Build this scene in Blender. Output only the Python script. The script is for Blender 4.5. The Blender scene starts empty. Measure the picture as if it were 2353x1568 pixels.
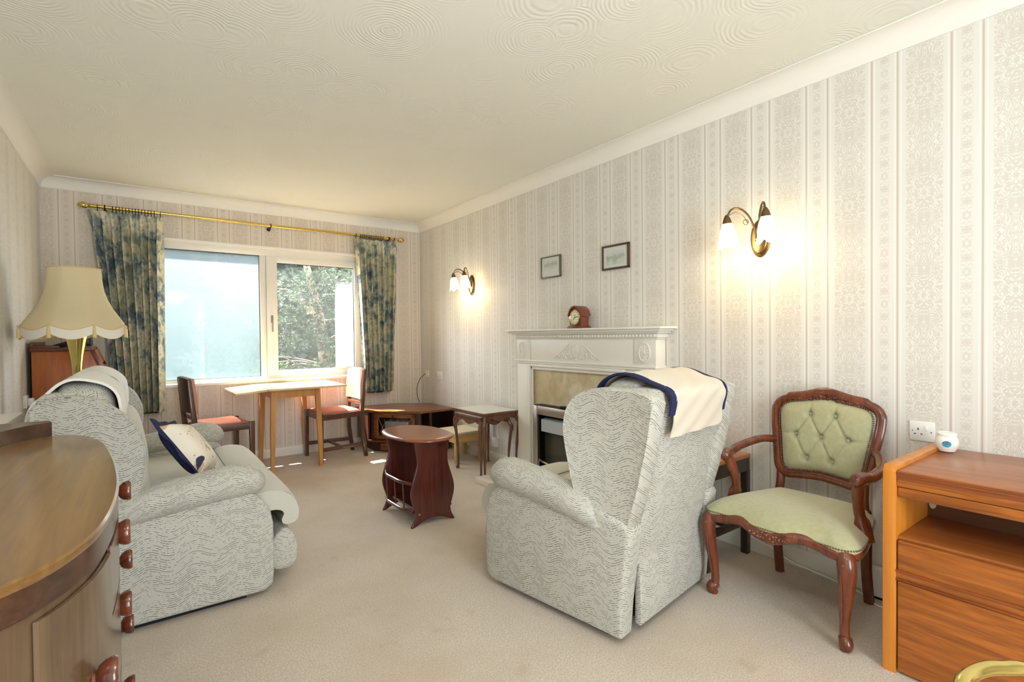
import bpy, bmesh, math, random
from mathutils import Vector, Matrix
from math import sin, cos, pi, radians, sqrt, atan2, exp
random.seed(7)
S = bpy.context.scene
COL = S.collection

# ------------------------------------------------------------------ camera
YAW, PITCH, ROLL = 0.6344, 0.0154, -0.0103
F = Vector((sin(YAW)*cos(PITCH), cos(YAW)*cos(PITCH), -sin(PITCH)))
R = Vector((cos(YAW), -sin(YAW), 0)); U = R.cross(F)
R2 = R*cos(ROLL)+U*sin(ROLL); U2 = -R*sin(ROLL)+U*cos(ROLL)
cam = bpy.data.cameras.new('camera'); camo = bpy.data.objects.new('camera', cam); COL.objects.link(camo)
M = Matrix.Identity(4)
for i in range(3):
    M[i][0] = R2[i]; M[i][1] = U2[i]; M[i][2] = -F[i]
M[0][3], M[1][3], M[2][3] = 0, 0, 1.15
camo.matrix_world = M
cam.sensor_width = 36; cam.lens = 1165.5*36/2353
cam.shift_x = 0; cam.shift_y = 5.6/2353
cam.clip_start = 0.02; cam.clip_end = 200
S.camera = camo
# ------------------------------------------------------------------ world, sun, exposure
w = bpy.data.worlds.new('world'); S.world = w; w.use_nodes = True
bg = w.node_tree.nodes['Background']; bg.inputs[0].default_value = (0.86, 0.93, 1.0, 1); bg.inputs[1].default_value = 9.5
sun = bpy.data.lights.new('sun', 'SUN'); sun.energy = 42; sun.angle = radians(0.8); sun.color = (1, .95, .86)
suno = bpy.data.objects.new('sun', sun); COL.objects.link(suno)
suno.rotation_euler = Vector((-0.25, 0.50, 1.0)).to_track_quat('Z', 'Y').to_euler()
S.view_settings.view_transform = 'Standard'; S.view_settings.look = 'None'
S.view_settings.exposure = 0.62; S.view_settings.gamma = 1; S.view_settings.use_curve_mapping = False
S.cycles.max_bounces = 8
def area(name, loc, size, power, color, rot=(0, 0, 0), shape='DISK', sy=None):
    l = bpy.data.lights.new(name, 'AREA'); l.energy = power; l.color = color; l.shape = shape; l.size = size
    if sy: l.size_y = sy
    o = bpy.data.objects.new(name, l); COL.objects.link(o); o.location = loc; o.rotation_euler = rot
    return o
# daylight entering by the picture window (portal only guides the sampling of the sky)
pt = area('window_portal', (1.0, 5.50, 1.38), 1.95, 1, (1, 1, 1), (radians(-90), 0, 0), 'RECTANGLE', 1.2)
pt.data.cycles.is_portal = True
# added unseen fill: a bulb overhead and a door opening behind the viewpoint
pb = bpy.data.lights.new('added_fill_bulb', 'POINT'); pb.energy = 13; pb.color = (.94, .97, 1); pb.shadow_soft_size = .13
pbo = bpy.data.objects.new('added_fill_bulb', pb); COL.objects.link(pbo); pbo.location = (0.5, 0.35, 1.86)
rp = area('added_door_portal', (.65, -2.06, 1.1), 1.15, 1, (1, 1, 1), (radians(90), 0, 0), 'RECTANGLE', 2.2)
rp.data.cycles.is_portal = True

# ------------------------------------------------------------------ helpers
def lin(c):
    return tuple((x/12.92 if x <= .04045 else ((x+.055)/1.055)**2.4) for x in c)
def rgb(r, g, b):
    return lin((r/255, g/255, b/255))+(1,)

class MB:
    """collects shapes; build() links them as ONE mesh object"""
    def __init__(s): s.v = []; s.f = []; s.uv = []; s.sm = []
    def add(s, bm, smooth=True, M=None, uvl=None):
        if M is not None: bm.transform(M)
        bm.normal_update()
        n = len(s.v); bm.verts.index_update()
        s.v += [v.co.copy() for v in bm.verts]
        lay = bm.loops.layers.uv.get('UV')
        for f in bm.faces:
            s.f.append([v.index+n for v in f.verts])
            if lay is not None and uvl: s.uv += [tuple(l[lay].uv) for l in f.loops]
            else:
                a = [abs(c) for c in f.normal]; k = a.index(max(a))
                for l in f.loops:
                    c = l.vert.co
                    s.uv.append(((c.y, c.z) if k == 0 else (c.x, c.z) if k == 1 else (c.x, c.y)))
            s.sm.append(smooth)
        bm.free(); return s
    def box(s, x0, x1, y0, y1, z0, z1, bev=0., seg=2, M=None, smooth=True):
        bm = bmesh.new()
        bmesh.ops.create_cube(bm, size=1)
        for v in bm.verts:
            v.co = Vector(((x0+x1)/2+v.co.x*(x1-x0), (y0+y1)/2+v.co.y*(y1-y0), (z0+z1)/2+v.co.z*(z1-z0)))
        if bev > 0: bmesh.ops.bevel(bm, geom=bm.edges[:], offset=bev, segments=seg, affect='EDGES', profile=.5)
        return s.add(bm, smooth, M)
    def prism(s, pts, a, b, axis='x', bev=0., seg=2, M=None, smooth=True):
        """outline (p,q) extruded a..b along axis; x:(y,z) y:(x,z) z:(x,y)"""
        bm = bmesh.new()
        def P(p, t):
            return {'x': (t, p[0], p[1]), 'y': (p[0], t, p[1]), 'z': (p[0], p[1], t)}[axis]
        A = [bm.verts.new(P(p, a)) for p in pts]; B = [bm.verts.new(P(p, b)) for p in pts]
        n = len(pts)
        fa = bm.faces.new(A); fb = bm.faces.new(B[::-1])
        for i in range(n): bm.faces.new((A[i], B[i], B[(i+1) % n], A[(i+1) % n]))
        bmesh.ops.recalc_face_normals(bm, faces=bm.faces[:])
        if bev > 0:
            cap = [e for e in bm.edges if (e.verts[0] in A and e.verts[1] in A) or (e.verts[0] in B and e.verts[1] in B)]
            bmesh.ops.bevel(bm, geom=cap, offset=bev, segments=seg, affect='EDGES', profile=.5)
        return s.add(bm, smooth, M)
    def loft(s, rings, closed=True, cap=True, M=None, smooth=True, loop=False):
        bm = bmesh.new(); lay = bm.loops.layers.uv.new('UV')
        V = [[bm.verts.new(p) for p in r] for r in rings]; n = len(rings[0])
        ul = [0.]
        for i in range(1, len(rings)):
            ca = sum((Vector(p) for p in rings[i-1]), Vector())/n; cb = sum((Vector(p) for p in rings[i]), Vector())/n
            ul.append(ul[-1]+(cb-ca).length)
        big = max(rings, key=lambda r: sum((Vector(r[k])-Vector(r[k-1])).length for k in range(n)))
        vl = [0.]
        for k in range(1, n+1): vl.append(vl[-1]+(Vector(big[k % n])-Vector(big[k-1])).length)
        m = len(rings)
        for i in range(m if loop else m-1):
            j = (i+1) % m
            for k in range(n if closed else n-1):
                k2 = (k+1) % n
                try: f = bm.faces.new((V[i][k], V[j][k], V[j][k2], V[i][k2]))
                except ValueError: continue
                uj = ul[j] if j else ul[-1]+.05
                for l, c in zip(f.loops, ((ul[i], vl[k]), (uj, vl[k]), (uj, vl[k+1]), (ul[i], vl[k+1]))): l[lay].uv = c
        if closed and cap and not loop:
            for r, rev in ((V[0], 0), (V[-1], 1)):
                try:
                    f = bm.faces.new(r[::-1] if rev else r)
                    for l in f.loops: l[lay].uv = (l.vert.co.x+l.vert.co.y, l.vert.co.z)
                except ValueError: pass
        bmesh.ops.recalc_face_normals(bm, faces=bm.faces[:])
        return s.add(bm, smooth, M, True)
    def tube(s, path, r, seg=10, loop=False, M=None, flat=1.0, cap=True, up=None):
        P = [Vector(p) for p in path]; n = len(P)
        rr = r if isinstance(r, (list, tuple)) else [r]*n
        rings = []; prev = None
        for i in range(n):
            if loop: t = P[(i+1) % n]-P[i-1]
            else: t = P[min(i+1, n-1)]-P[max(i-1, 0)]
            t.normalize()
            if up is not None: a = Vector(up)-t*Vector(up).dot(t)
            elif prev is None: a = t.orthogonal() if abs(t.z) > .9 else Vector((0, 0, 1))-t*t.z
            else: a = prev-t*prev.dot(t)
            if a.length < 1e-6: a = t.orthogonal()
            a.normalize(); prev = a; b = t.cross(a)
            q = rr[i]; qa, qb = (q if isinstance(q, tuple) else (q, q*flat))
            rings.append([P[i]+a*qa*cos(2*pi*k/seg)+b*qb*sin(2*pi*k/seg) for k in range(seg)])
        return s.loft(rings, True, cap, M, True, loop)
    def lathe(s, prof, c=(0, 0, 0), seg=24, M=None, cap=True):
        rings = [[(c[0]+r*cos(2*pi*k/seg), c[1]+r*sin(2*pi*k/seg), c[2]+z) for k in range(seg)] for r, z in prof]
        return s.loft(rings, True, cap, M)
    def ball(s, c, r, seg=12, M=None, sc=(1, 1, 1)):
        bm = bmesh.new(); bmesh.ops.create_uvsphere(bm, u_segments=seg, v_segments=max(6, seg*2//3), radius=r)
        for v in bm.verts: v.co = Vector((v.co.x*sc[0]+c[0], v.co.y*sc[1]+c[1], v.co.z*sc[2]+c[2]))
        return s.add(bm, True, M)
    def pad(s, c, size, e=.35, M=None, n=28, fn=None):
        """superellipsoid cushion"""
        def pw(a, k): return (1 if a >= 0 else -1)*abs(a)**k
        bm = bmesh.new(); rings = []
        for i in range(n//2+1):
            ph = -pi/2+pi*i/(n//2); ring = []
            for k in range(n):
                th = 2*pi*k/n
                p = Vector((c[0]+size[0]/2*pw(cos(ph), e)*pw(cos(th), e), c[1]+size[1]/2*pw(cos(ph), e)*pw(sin(th), e), c[2]+size[2]/2*pw(sin(ph), e if e > .5 else e*1.5)))
                ring.append(fn(p) if fn else p)
            rings.append(ring)
        V = [[bm.verts.new(p) for p in r] for r in rings]
        for i in range(len(V)-1):
            for k in range(n): bm.faces.new((V[i][k], V[i][(k+1) % n], V[i+1][(k+1) % n], V[i+1][k]))
        bmesh.ops.remove_doubles(bm, verts=bm.verts[:], dist=1e-5)
        bmesh.ops.recalc_face_normals(bm, faces=bm.faces[:])
        return s.add(bm, True, M)
    def build(s, name, mat, parent=None, ang=40):
        me = bpy.data.meshes.new(name); me.from_pydata([tuple(v) for v in s.v], [], s.f)
        ul = me.uv_layers.new(name='UVMap')
        flat = [c for uv in s.uv for c in uv]; ul.data.foreach_set('uv', flat)
        me.polygons.foreach_set('use_smooth', s.sm)
        me.set_sharp_from_angle(angle=radians(ang))
        me.materials.append(mat); me.update()
        o = bpy.data.objects.new(name, me); COL.objects.link(o)
        if parent is not None: o.parent = parent
        return o

def tag(o, label=None, cat=None, group=None, kind=None):
    if label: o['label'] = label
    if cat: o['category'] = cat
    if group: o['group'] = group
    if kind: o['kind'] = kind
    return o
def thing(name, label, cat, loc=(0, 0, 0), rz=0, group=None):
    o = bpy.data.objects.new(name, None); COL.objects.link(o); o.empty_display_size = .1
    o.location = loc; o.rotation_euler = (0, 0, rz); return tag(o, label, cat, group)
def copy_tree(o, parent=None):
    c = o.copy(); COL.objects.link(c); c.parent = parent
    for ch in [k for k in bpy.data.objects if k.parent == o]: copy_tree(ch, c)
    return c
def spline(pts, n=6, loop=False):
    P = [Vector(p) for p in pts]; out = []; m = len(P)
    rng = range(m) if loop else range(m-1)
    for i in rng:
        p0 = P[i-1] if (i > 0 or loop) else P[0]; p1 = P[i]; p2 = P[(i+1) % m]; p3 = P[(i+2) % m] if (loop or i+2 < m) else P[-1]
        for k in range(n):
            t = k/n
            out.append(.5*((2*p1)+(p2-p0)*t+(2*p0-5*p1+4*p2-p3)*t*t+(3*p1-p0-3*p2+p3)*t**3))
    if not loop: out.append(P[-1])
    return out
def sp2(pts, n=4, loop=True):
    return [(p.x, p.y) for p in spline([(a, b, 0) for a, b in pts], n, loop)]

# ------------------------------------------------------------------ node helpers
class G:
    def __init__(s, name):
        s.m = bpy.data.materials.new(name); s.m.use_nodes = True; s.t = s.m.node_tree
        s.b = s.t.nodes['Principled BSDF']; s.out = s.t.nodes['Material Output']; s.i = 0
    def n(s, ty, **k):
        x = s.t.nodes.new(ty)
        for a, b in k.items(): setattr(x, a, b)
        return x
    def put(s, sock, val):
        if isinstance(val, bpy.types.NodeSocket): s.t.links.new(val, sock)
        else: sock.default_value = val
    def m_(s, op, a, b=0., c=0.):
        x = s.n('ShaderNodeMath', operation=op); s.put(x.inputs[0], a); s.put(x.inputs[1], b); s.put(x.inputs[2], c); return x.outputs[0]
    def coord(s, kind='Object'):
        return s.n('ShaderNodeTexCoord').outputs[kind]
    def sep(s, v):
        x = s.n('ShaderNodeSeparateXYZ'); s.put(x.inputs[0], v); return x.outputs
    def comb(s, x=0., y=0., z=0.):
        c = s.n('ShaderNodeCombineXYZ'); s.put(c.inputs[0], x); s.put(c.inputs[1], y); s.put(c.inputs[2], z); return c.outputs[0]
    def scale(s, v, sc):
        x = s.n('ShaderNodeMapping'); s.put(x.inputs[0], v); x.inputs[3].default_value = sc; return x.outputs[0]
    def noise(s, v, sc, det=2., rough=.5, dist=0.):
        x = s.n('ShaderNodeTexNoise'); s.put(x.inputs['Vector'], v); x.inputs['Scale'].default_value = sc
        x.inputs['Detail'].default_value = det; x.inputs['Roughness'].default_value = rough; x.inputs['Distortion'].default_value = dist
        return x.outputs['Fac']
    def vor(s, v, sc, feat='F1', out='Distance'):
        x = s.n('ShaderNodeTexVoronoi', feature=feat); s.put(x.inputs['Vector'], v); x.inputs['Scale'].default_value = sc; return x.outputs[out]
    def ramp(s, f, stops, interp='LINEAR'):
        x = s.n('ShaderNodeValToRGB'); s.put(x.inputs[0], f); e = x.color_ramp; e.interpolation = interp
        while len(e.elements) < len(stops): e.elements.new(.5)
        for q, (p, c) in zip(e.elements, stops): q.position = p; q.color = c if len(c) == 4 else tuple(c)+(1,)
        return x.outputs[0]
    def mix(s, f, a, b, mode='MIX'):
        x = s.n('ShaderNodeMix', data_type='RGBA', blend_type=mode); s.put(x.inputs[0], f); s.put(x.inputs[6], a); s.put(x.inputs[7], b); return x.outputs[2]
    def bump(s, h, st=.3, d=.01):
        x = s.n('ShaderNodeBump'); s.put(x.inputs['Height'], h); x.inputs['Strength'].default_value = st; x.inputs['Distance'].default_value = d
        s.t.links.new(x.outputs[0], s.b.inputs['Normal'])
    def set(s, col=None, rough=None, metal=None, spec=None, **k):
        if col is not None: s.put(s.b.inputs['Base Color'], col)
        if rough is not None: s.put(s.b.inputs['Roughness'], rough)
        if metal is not None: s.b.inputs['Metallic'].default_value = metal
        if spec is not None: s.b.inputs['Specular IOR Level'].default_value = spec
        for a, b in k.items(): s.put(s.b.inputs[a.replace('_', ' ')], b)
        return s.m
def plain(name, c, rough=.5, metal=0., spec=.5, nz=.06, sc=30):
    g = G(name); n = g.noise(g.coord(), sc, 2)
    col = g.mix(g.m_('MULTIPLY', n, nz*2), c, tuple(x*.6 for x in c[:3])+(1,))
    return g.set(col, rough, metal, spec)

def wood(name, c1, c2, axis='x', sc=1., rough=.35, coat=.0, fine=1.):
    g = G(name); v = g.coord()
    k = {'x': (2.2, 26, 26), 'y': (26, 2.2, 26), 'z': (26, 26, 2.2)}[axis]
    v1 = g.scale(v, tuple(q*sc for q in k))
    n1 = g.noise(v1, 1.0, 3, .6, .6); n2 = g.noise(g.scale(v, tuple(q*sc*(6 if q > 5 else 2) for q in k)), 1.0, 2, .5)
    f = g.m_('ADD', g.m_('MULTIPLY', n1, .75), g.m_('MULTIPLY', n2, .25*fine))
    col = g.ramp(f, [(.30, c2), (.47, tuple((a+b)/2 for a, b in zip(c1, c2))), (.62, c1)])
    g.bump(n2, .06, .002)
    return g.set(col, rough, 0, .5, Coat_Weight=coat, Coat_Roughness=.12)

def fabric_mat():
    g = G('wavy_weave_fabric'); u = g.sep(g.coord('UV'))
    wv = g.m_('MULTIPLY', g.m_('SINE', g.m_('MULTIPLY', u[0], 2*pi/.155)), .014)
    wob = g.m_('MULTIPLY', g.noise(g.comb(u[0], u[1]), 3.5, 1), .035)
    v = g.m_('ADD', g.m_('ADD', u[1], wv), wob)
    q = g.m_('DIVIDE', v, .0088)
    fr = g.m_('FRACT', q); row = g.m_('FLOOR', q)
    ln = g.m_('LESS_THAN', fr, .30)
    dn = g.noise(g.comb(g.m_('MULTIPLY', u[0], 95.), g.m_('MULTIPLY', row, 7.31)), 1.0, 1.)
    big = g.noise(g.comb(g.m_('MULTIPLY', u[0], 16.), g.m_('MULTIPLY', row, 3.7)), 1.0, 1.)
    dash = g.m_('MULTIPLY', ln, g.m_('GREATER_THAN', g.m_('ADD', g.m_('MULTIPLY', dn, .6), g.m_('MULTIPLY', big, .5)), .555))
    fine = g.noise(g.scale(g.comb(u[0], v), (260, 700, 1)), 1., 1.)
    base = g.ramp(fine, [(.3, rgb(172, 170, 160)), (.65, rgb(209, 207, 195))])
    base = g.mix(g.m_('MULTIPLY', ln, .22), base, rgb(140, 138, 126))
    col = g.mix(g.m_('MULTIPLY', dash, .74), base, rgb(84, 83, 84))
    h = g.m_('SUBTRACT', g.m_('MULTIPLY', g.m_('SINE', g.m_('MULTIPLY', fr, 6.283)), -.5), g.m_('MULTIPLY', dash, .4))
    g.bump(h, .35, .002)
    return g.set(col, .95, 0, .1, Sheen_Weight=.15)
def plain_fabric(name, c, c2, sc=400, rough=.95, sheen=.2):
    g = G(name); v = g.coord(); n = g.noise(v, sc, 2); n2 = g.noise(v, 7, 2)
    col = g.mix(n, c, c2); col = g.mix(g.m_('MULTIPLY', n2, .25), col, c2)
    g.bump(n, .12, .002)
    return g.set(col, rough, 0, .15, Sheen_Weight=sheen)

def wallpaper(name, axis, phase, light_tint=(1, 1, 1)):
    g = G(name); c = g.sep(g.coord()); h = c[0] if axis == 'x' else c[1]; z = c[2]
    P = .2707
    t = g.m_('FRACT', g.m_('DIVIDE', g.m_('ADD', h, 10*P-phase), P))        # 0..1 over a repeat; pins at 0 and .347
    tm = g.m_('MULTIPLY', t, P)
    def band(cx, hw, soft=.0012):
        d = g.m_('ABSOLUTE', g.m_('SUBTRACT', tm, cx)); x = g.n('ShaderNodeMapRange'); g.put(x.inputs[0], d)
        x.inputs[1].default_value = hw-soft; x.inputs[2].default_value = hw+soft; x.inputs[3].default_value = 1; x.inputs[4].default_value = 0
        return x.outputs[0], d
    p1, _ = band(.004, .0035); p2, _ = band(.098, .0035)
    l1, _ = band(.0135, .0018); l2, _ = band(.0885, .0018); l3, _ = band(.1075, .0018); l4, _ = band(.2625, .0018)
    wide, dw = band(.1845, .0605, .002); nar, dn = band(.051, .0185, .002)
    def fig(d, sc, per, k, th):
        vz = g.m_('PINGPONG', g.m_('ADD', z, 5.), per)
        n = g.noise(g.comb(g.m_('MULTIPLY', d, 1.15), vz, 0.), sc, 1.2, .5, 1.6)
        r = g.m_('ABSOLUTE', g.m_('SUBTRACT', g.m_('FRACT', g.m_('MULTIPLY', n, k)), .5))
        x = g.n('ShaderNodeMapRange'); g.put(x.inputs[0], r); x.inputs[1].default_value = th-.05; x.inputs[2].default_value = th+.05
        x.inputs[3].default_value = 1; x.inputs[4].default_value = 0
        return x.outputs[0]
    fw = g.m_('MULTIPLY', wide, fig(dw, 30, .21, 5.5, .30)); fn = g.m_('MULTIPLY', nar, fig(dn, 44, .055, 4.5, .27))
    T = lambda r_, g_, b_: tuple(a*b for a, b in zip(rgb(r_, g_, b_)[:3], light_tint))+(1,)
    base = T(228, 226, 219)
    col = g.mix(g.m_('MULTIPLY', wide, .35), base, T(236, 233, 226))
    figs = g.m_('MAXIMUM', fw, fn)
    col = g.mix(g.m_('MULTIPLY', figs, .80), col, T(209, 203, 193))
    pins = g.m_('MAXIMUM', p1, p2); col = g.mix(g.m_('MULTIPLY', pins, .85), col, T(198, 187, 174))
    lites = g.m_('MAXIMUM', g.m_('MAXIMUM', l1, l2), g.m_('MAXIMUM', l3, l4)); col = g.mix(g.m_('MULTIPLY', lites, .7), col, T(246, 243, 238))
    g.bump(g.m_('SUBTRACT', 1., g.m_('ADD', g.m_('MULTIPLY', figs, .6), g.m_('MULTIPLY', pins, .5))), .25, .0015)
    rgh = g.m_('SUBTRACT', .62, g.m_('MULTIPLY', g.m_('MAXIMUM', wide, nar), .10))
    return g.set(col, rgh, 0, .35)

# ------------------------------------------------------------------ materials
FAB = fabric_mat()
SEAM = plain('grey_seam_thread', rgb(120, 118, 108), .9)
SEATF = plain_fabric('pale_seat_weave', rgb(216, 214, 202), rgb(184, 182, 168), 260)
CREAM = plain_fabric('cream_cotton', rgb(228, 218, 200), rgb(212, 201, 182), 500)
WHITEC = plain_fabric('white_linen', rgb(236, 234, 226), rgb(220, 218, 208), 500)
NAVY = plain_fabric('navy_cotton', rgb(52, 58, 92), rgb(38, 42, 74), 400, sheen=.0)
GREENV = plain_fabric('sage_green_velvet', rgb(184, 182, 146), rgb(158, 157, 120), 60, .8, .5)
SALMON = plain_fabric('salmon_pink_seat_fabric', rgb(192, 126, 100), rgb(166, 100, 78), 300)
LEATH = plain('pinkish_tan_leather', rgb(196, 140, 120), .45, 0, .5)
BROWNL = plain('dark_brown_leather', rgb(74, 42, 34), .4)
BLACKC = plain('black_lining', rgb(18, 18, 20), .8)
PAINT = plain('cream_gloss_paint', rgb(240, 237, 226), .35, 0, .5, .03)
PAINTW = plain('white_paint', rgb(246, 244, 236), .4, 0, .5, .02)
UPVC = plain('white_window_plastic', rgb(244, 240, 230), .3, 0, .5, .02)
COVE = plain('white_emulsion', rgb(244, 242, 234), .8, 0, .3, .02)
PLAS = plain('white_plastic', rgb(240, 240, 238), .3, 0, .5, .02)
PLASK = plain('black_plastic', rgb(16, 16, 17), .35)
BRASS = plain('polished_brass', rgb(214, 186, 104), .22, 1.0, .5, .05)
BRASSP = plain('pale_brass', rgb(216, 198, 122), .16, 1., .5, .05)
ANTIQ = plain('antique_brass', rgb(122, 104, 74), .3, 1.0)
DKBR = plain('dark_bronze', rgb(58, 44, 28), .4, .8)
STEEL = plain('brushed_steel', rgb(190, 186, 178), .32, 1.0, .5, .1)
CHROME = plain('chrome', rgb(225, 226, 228), .12, 1.0)
GREYM = plain('grey_enamel', rgb(196, 206, 210), .35, .3)
BLACKM = plain('matt_black_metal', rgb(20, 20, 20), .6)
DKGL = plain('dark_glass_panel', rgb(74, 70, 60), .25, 0, .6)
SIDEW = wood('walnut_bow_front_veneer', rgb(104, 82, 58), rgb(76, 56, 38), 'z', 1.6, .28, .5)
SIDET = wood('worn_oak_top_veneer', rgb(130, 94, 42), rgb(94, 62, 26), 'y', 1.4, .30, .5)
SIDED = wood('dark_walnut_edge', rgb(80, 52, 36), rgb(52, 32, 20), 'y', 1.2, .28, .4)
KNOBW = wood('turned_dark_knob_wood', rgb(110, 52, 28), rgb(62, 26, 14), 'x', 2, .22, .6)
MAHO = wood('mahogany', rgb(92, 38, 28), rgb(54, 20, 17), 'z', 1.2, .22, .6)
MAHOT = wood('mahogany_top', rgb(150, 84, 56), rgb(118, 58, 38), 'x', 1.2, .28, .4)
TEAKX = wood('teak_long_grain', rgb(182, 106, 40), rgb(126, 66, 20), 'y', 1.7, .38, .15)
TEAKT = wood('teak_top', rgb(174, 106, 54), rgb(142, 78, 34), 'y', .8, .34, .2)
TEAKS = wood('teak_side_edge', rgb(214, 138, 48), rgb(190, 112, 34), 'z', .7, .38, .15)
TEAKD = wood('teak_bead', rgb(150, 78, 34), rgb(112, 52, 22), 'y', 1., .35, .2)
OAKT = wood('pale_bleached_oak_top', rgb(232, 206, 156), rgb(214, 182, 128), 'x', 1., .4, .1)
OAKL = wood('honey_oak_leg', rgb(206, 146, 74), rgb(176, 114, 50), 'z', 1.2, .4, .1)
DCH = wood('dark_oak_chair', rgb(96, 58, 38), rgb(62, 34, 24), 'z', 1.6, .35, .3)
FRW = wood('carved_beech_frame', rgb(120, 60, 34), rgb(76, 34, 20), 'z', 1.4, .25, .5)
TVW = wood('tv_unit_oak', rgb(132, 78, 38), rgb(92, 48, 24), 'x', 1.4, .32, .3)
TVD = wood('tv_unit_dark_oak', rgb(70, 36, 22), rgb(42, 20, 14), 'z', 1.4, .35, .3)
BEEC = wood('pale_beech', rgb(222, 184, 122), rgb(200, 156, 92), 'x', 1.2, .45, .05)
NESTW = wood('nest_walnut', rgb(126, 84, 60), rgb(88, 54, 38), 'z', 1.8, .3, .4)
BURW = wood('bureau_teak_veneer', rgb(190, 106, 44), rgb(150, 78, 28), 'z', 1., .38, .2)
BURT = wood('bureau_brown_trim', rgb(120, 62, 34), rgb(88, 42, 24), 'x', 1., .38, .2)
DKT = wood('dark_side_table_frame', rgb(60, 44, 34), rgb(36, 26, 22), 'z', 1.2, .35, .3)
DKTT = wood('side_table_top', rgb(180, 106, 54), rgb(150, 82, 38), 'y', 1., .34, .3)
CLOCKW = wood('clock_mahogany', rgb(132, 62, 38), rgb(96, 42, 28), 'z', 2., .3, .4)

g = G('glass_table_top'); GLTOP = g.set(rgb(214, 218, 204), .08, 0, .6)
g = G('carpet'); v = g.coord()
n1 = g.noise(v, 170, 4, .8); n2 = g.noise(v, 2.0, 3, .55); n3 = g.noise(v, 38, 2, .6); n4 = g.noise(v, 7, 3, .6)
c = g.ramp(n1, [(.36, rgb(182, 167, 148)), (.62, rgb(234, 223, 208))])
c = g.mix(g.ramp(n2, [(.42, (0, 0, 0)), (.66, (.45, .45, .45))]), c, rgb(190, 170, 142))
c = g.mix(g.ramp(n4, [(.62, (0, 0, 0)), (.72, (.28, .28, .28))]), c, rgb(176, 148, 108))
c = g.mix(g.m_('MULTIPLY', n3, .22), c, rgb(180, 160, 134))
sp = g.m_('LESS_THAN', g.vor(g.scale(v, (3.1, 3.1, .1)), 1.), .012); c = g.mix(g.m_('MULTIPLY', sp, .7), c, rgb(60, 48, 38))
g.bump(g.m_('ADD', n1, g.m_('MULTIPLY', n3, .8)), .5, .006)
CARPET = g.set(c, 1., 0, .05, Sheen_Weight=.2)

g = G('artex_ceiling'); v = g.coord(); vv = g.scale(v, (3.1, 3.1, .01))
d = g.vor(vv, 1.0); wob = g.noise(v, 14, 2)
sw = g.m_('SINE', g.m_('ADD', g.m_('MULTIPLY', d, 125.), g.m_('MULTIPLY', wob, 6.)))
msk = g.ramp(d, [(.0, (0, 0, 0)), (.08, (1, 1, 1)), (.55, (.8, .8, .8)), (.8, (.1, .1, .1))])
brk = g.ramp(g.noise(v, 4, 3), [(.34, (.05, .05, .05)), (.6, (.7, .7, .7))])
st = g.noise(v, 60, 3, .6); cen = g.m_('MULTIPLY', g.m_('LESS_THAN', d, .13), st)
hh = g.m_('ADD', g.m_('MULTIPLY', g.m_('MULTIPLY', sw, msk), brk), g.m_('ADD', g.m_('MULTIPLY', cen, 5.), g.m_('MULTIPLY', g.noise(v, 24, 3), .8)))
g.bump(hh, .32, .0035)
CEIL = g.set(rgb(240, 240, 230), .75, 0, .3)

g = G('curtain_print'); v = g.scale(g.coord(), (1, .25, 1)); vs = g.scale(v, (1.7, 1, .95))
a1 = g.noise(vs, 5.2, 4, .62, .8); a2 = g.noise(g.scale(v, (1.4, 1, .8)), 24, 3, .7); a3 = g.noise(vs, 3.1, 2, .5, .4)
f = g.m_('ADD', g.m_('MULTIPLY', a1, .62), g.m_('MULTIPLY', a2, .38))
c = g.ramp(f, [(.38, rgb(92, 100, 108)), (.45, rgb(130, 142, 150)), (.49, rgb(168, 178, 170)), (.52, rgb(204, 204, 174)), (.57, rgb(238, 226, 200)), (.63, rgb(182, 190, 188)), (.70, rgb(118, 130, 142))])
c = g.mix(g.ramp(a3, [(.5, (0, 0, 0)), (.62, (.35, .35, .35))]), c, rgb(190, 184, 138))
x = g.n('ShaderNodeBsdfTranslucent'); g.put(x.inputs[0], c)
mx = g.n('ShaderNodeMixShader'); mx.inputs[0].default_value = .10
g.set(c, .9, 0, .1)
g.t.links.new(g.b.outputs[0], mx.inputs[1]); g.t.links.new(x.outputs[0], mx.inputs[2]); g.t.links.new(mx.outputs[0], g.out.inputs[0])
CURT = g.m

g = G('beige_marble'); v = g.coord(); wv_ = g.n('ShaderNodeVectorMath', operation='ADD'); nn_ = g.n('ShaderNodeTexNoise'); g.put(nn_.inputs['Vector'], v); nn_.inputs['Scale'].default_value = 14; vm_ = g.n('ShaderNodeVectorMath', operation='SCALE'); g.put(vm_.inputs[0], nn_.outputs['Color']); vm_.inputs[3].default_value = .12; g.put(wv_.inputs[0], v); g.put(wv_.inputs[1], vm_.outputs[0]); vc = g.vor(g.scale(wv_.outputs[0], (1, 13, 9)), 1.0, 'SMOOTH_F1', 'Color'); sx = g.sep(vc)
n = g.noise(v, 9, 4, .6, 1.2); n2 = g.noise(v, 60, 3, .6)
f = g.m_('ADD', g.m_('MULTIPLY', sx[0], .45), g.m_('MULTIPLY', n, .6))
c = g.ramp(f, [(.3, rgb(206, 188, 148)), (.5, rgb(222, 208, 174)), (.75, rgb(236, 228, 204))]); c = g.mix(g.m_('MULTIPLY', n2, .25), c, rgb(170, 146, 100))
MARB = g.set(c, .22, 0, .5)
HEAR = plain('cream_marble_hearth', rgb(232, 224, 204), .25)

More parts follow.
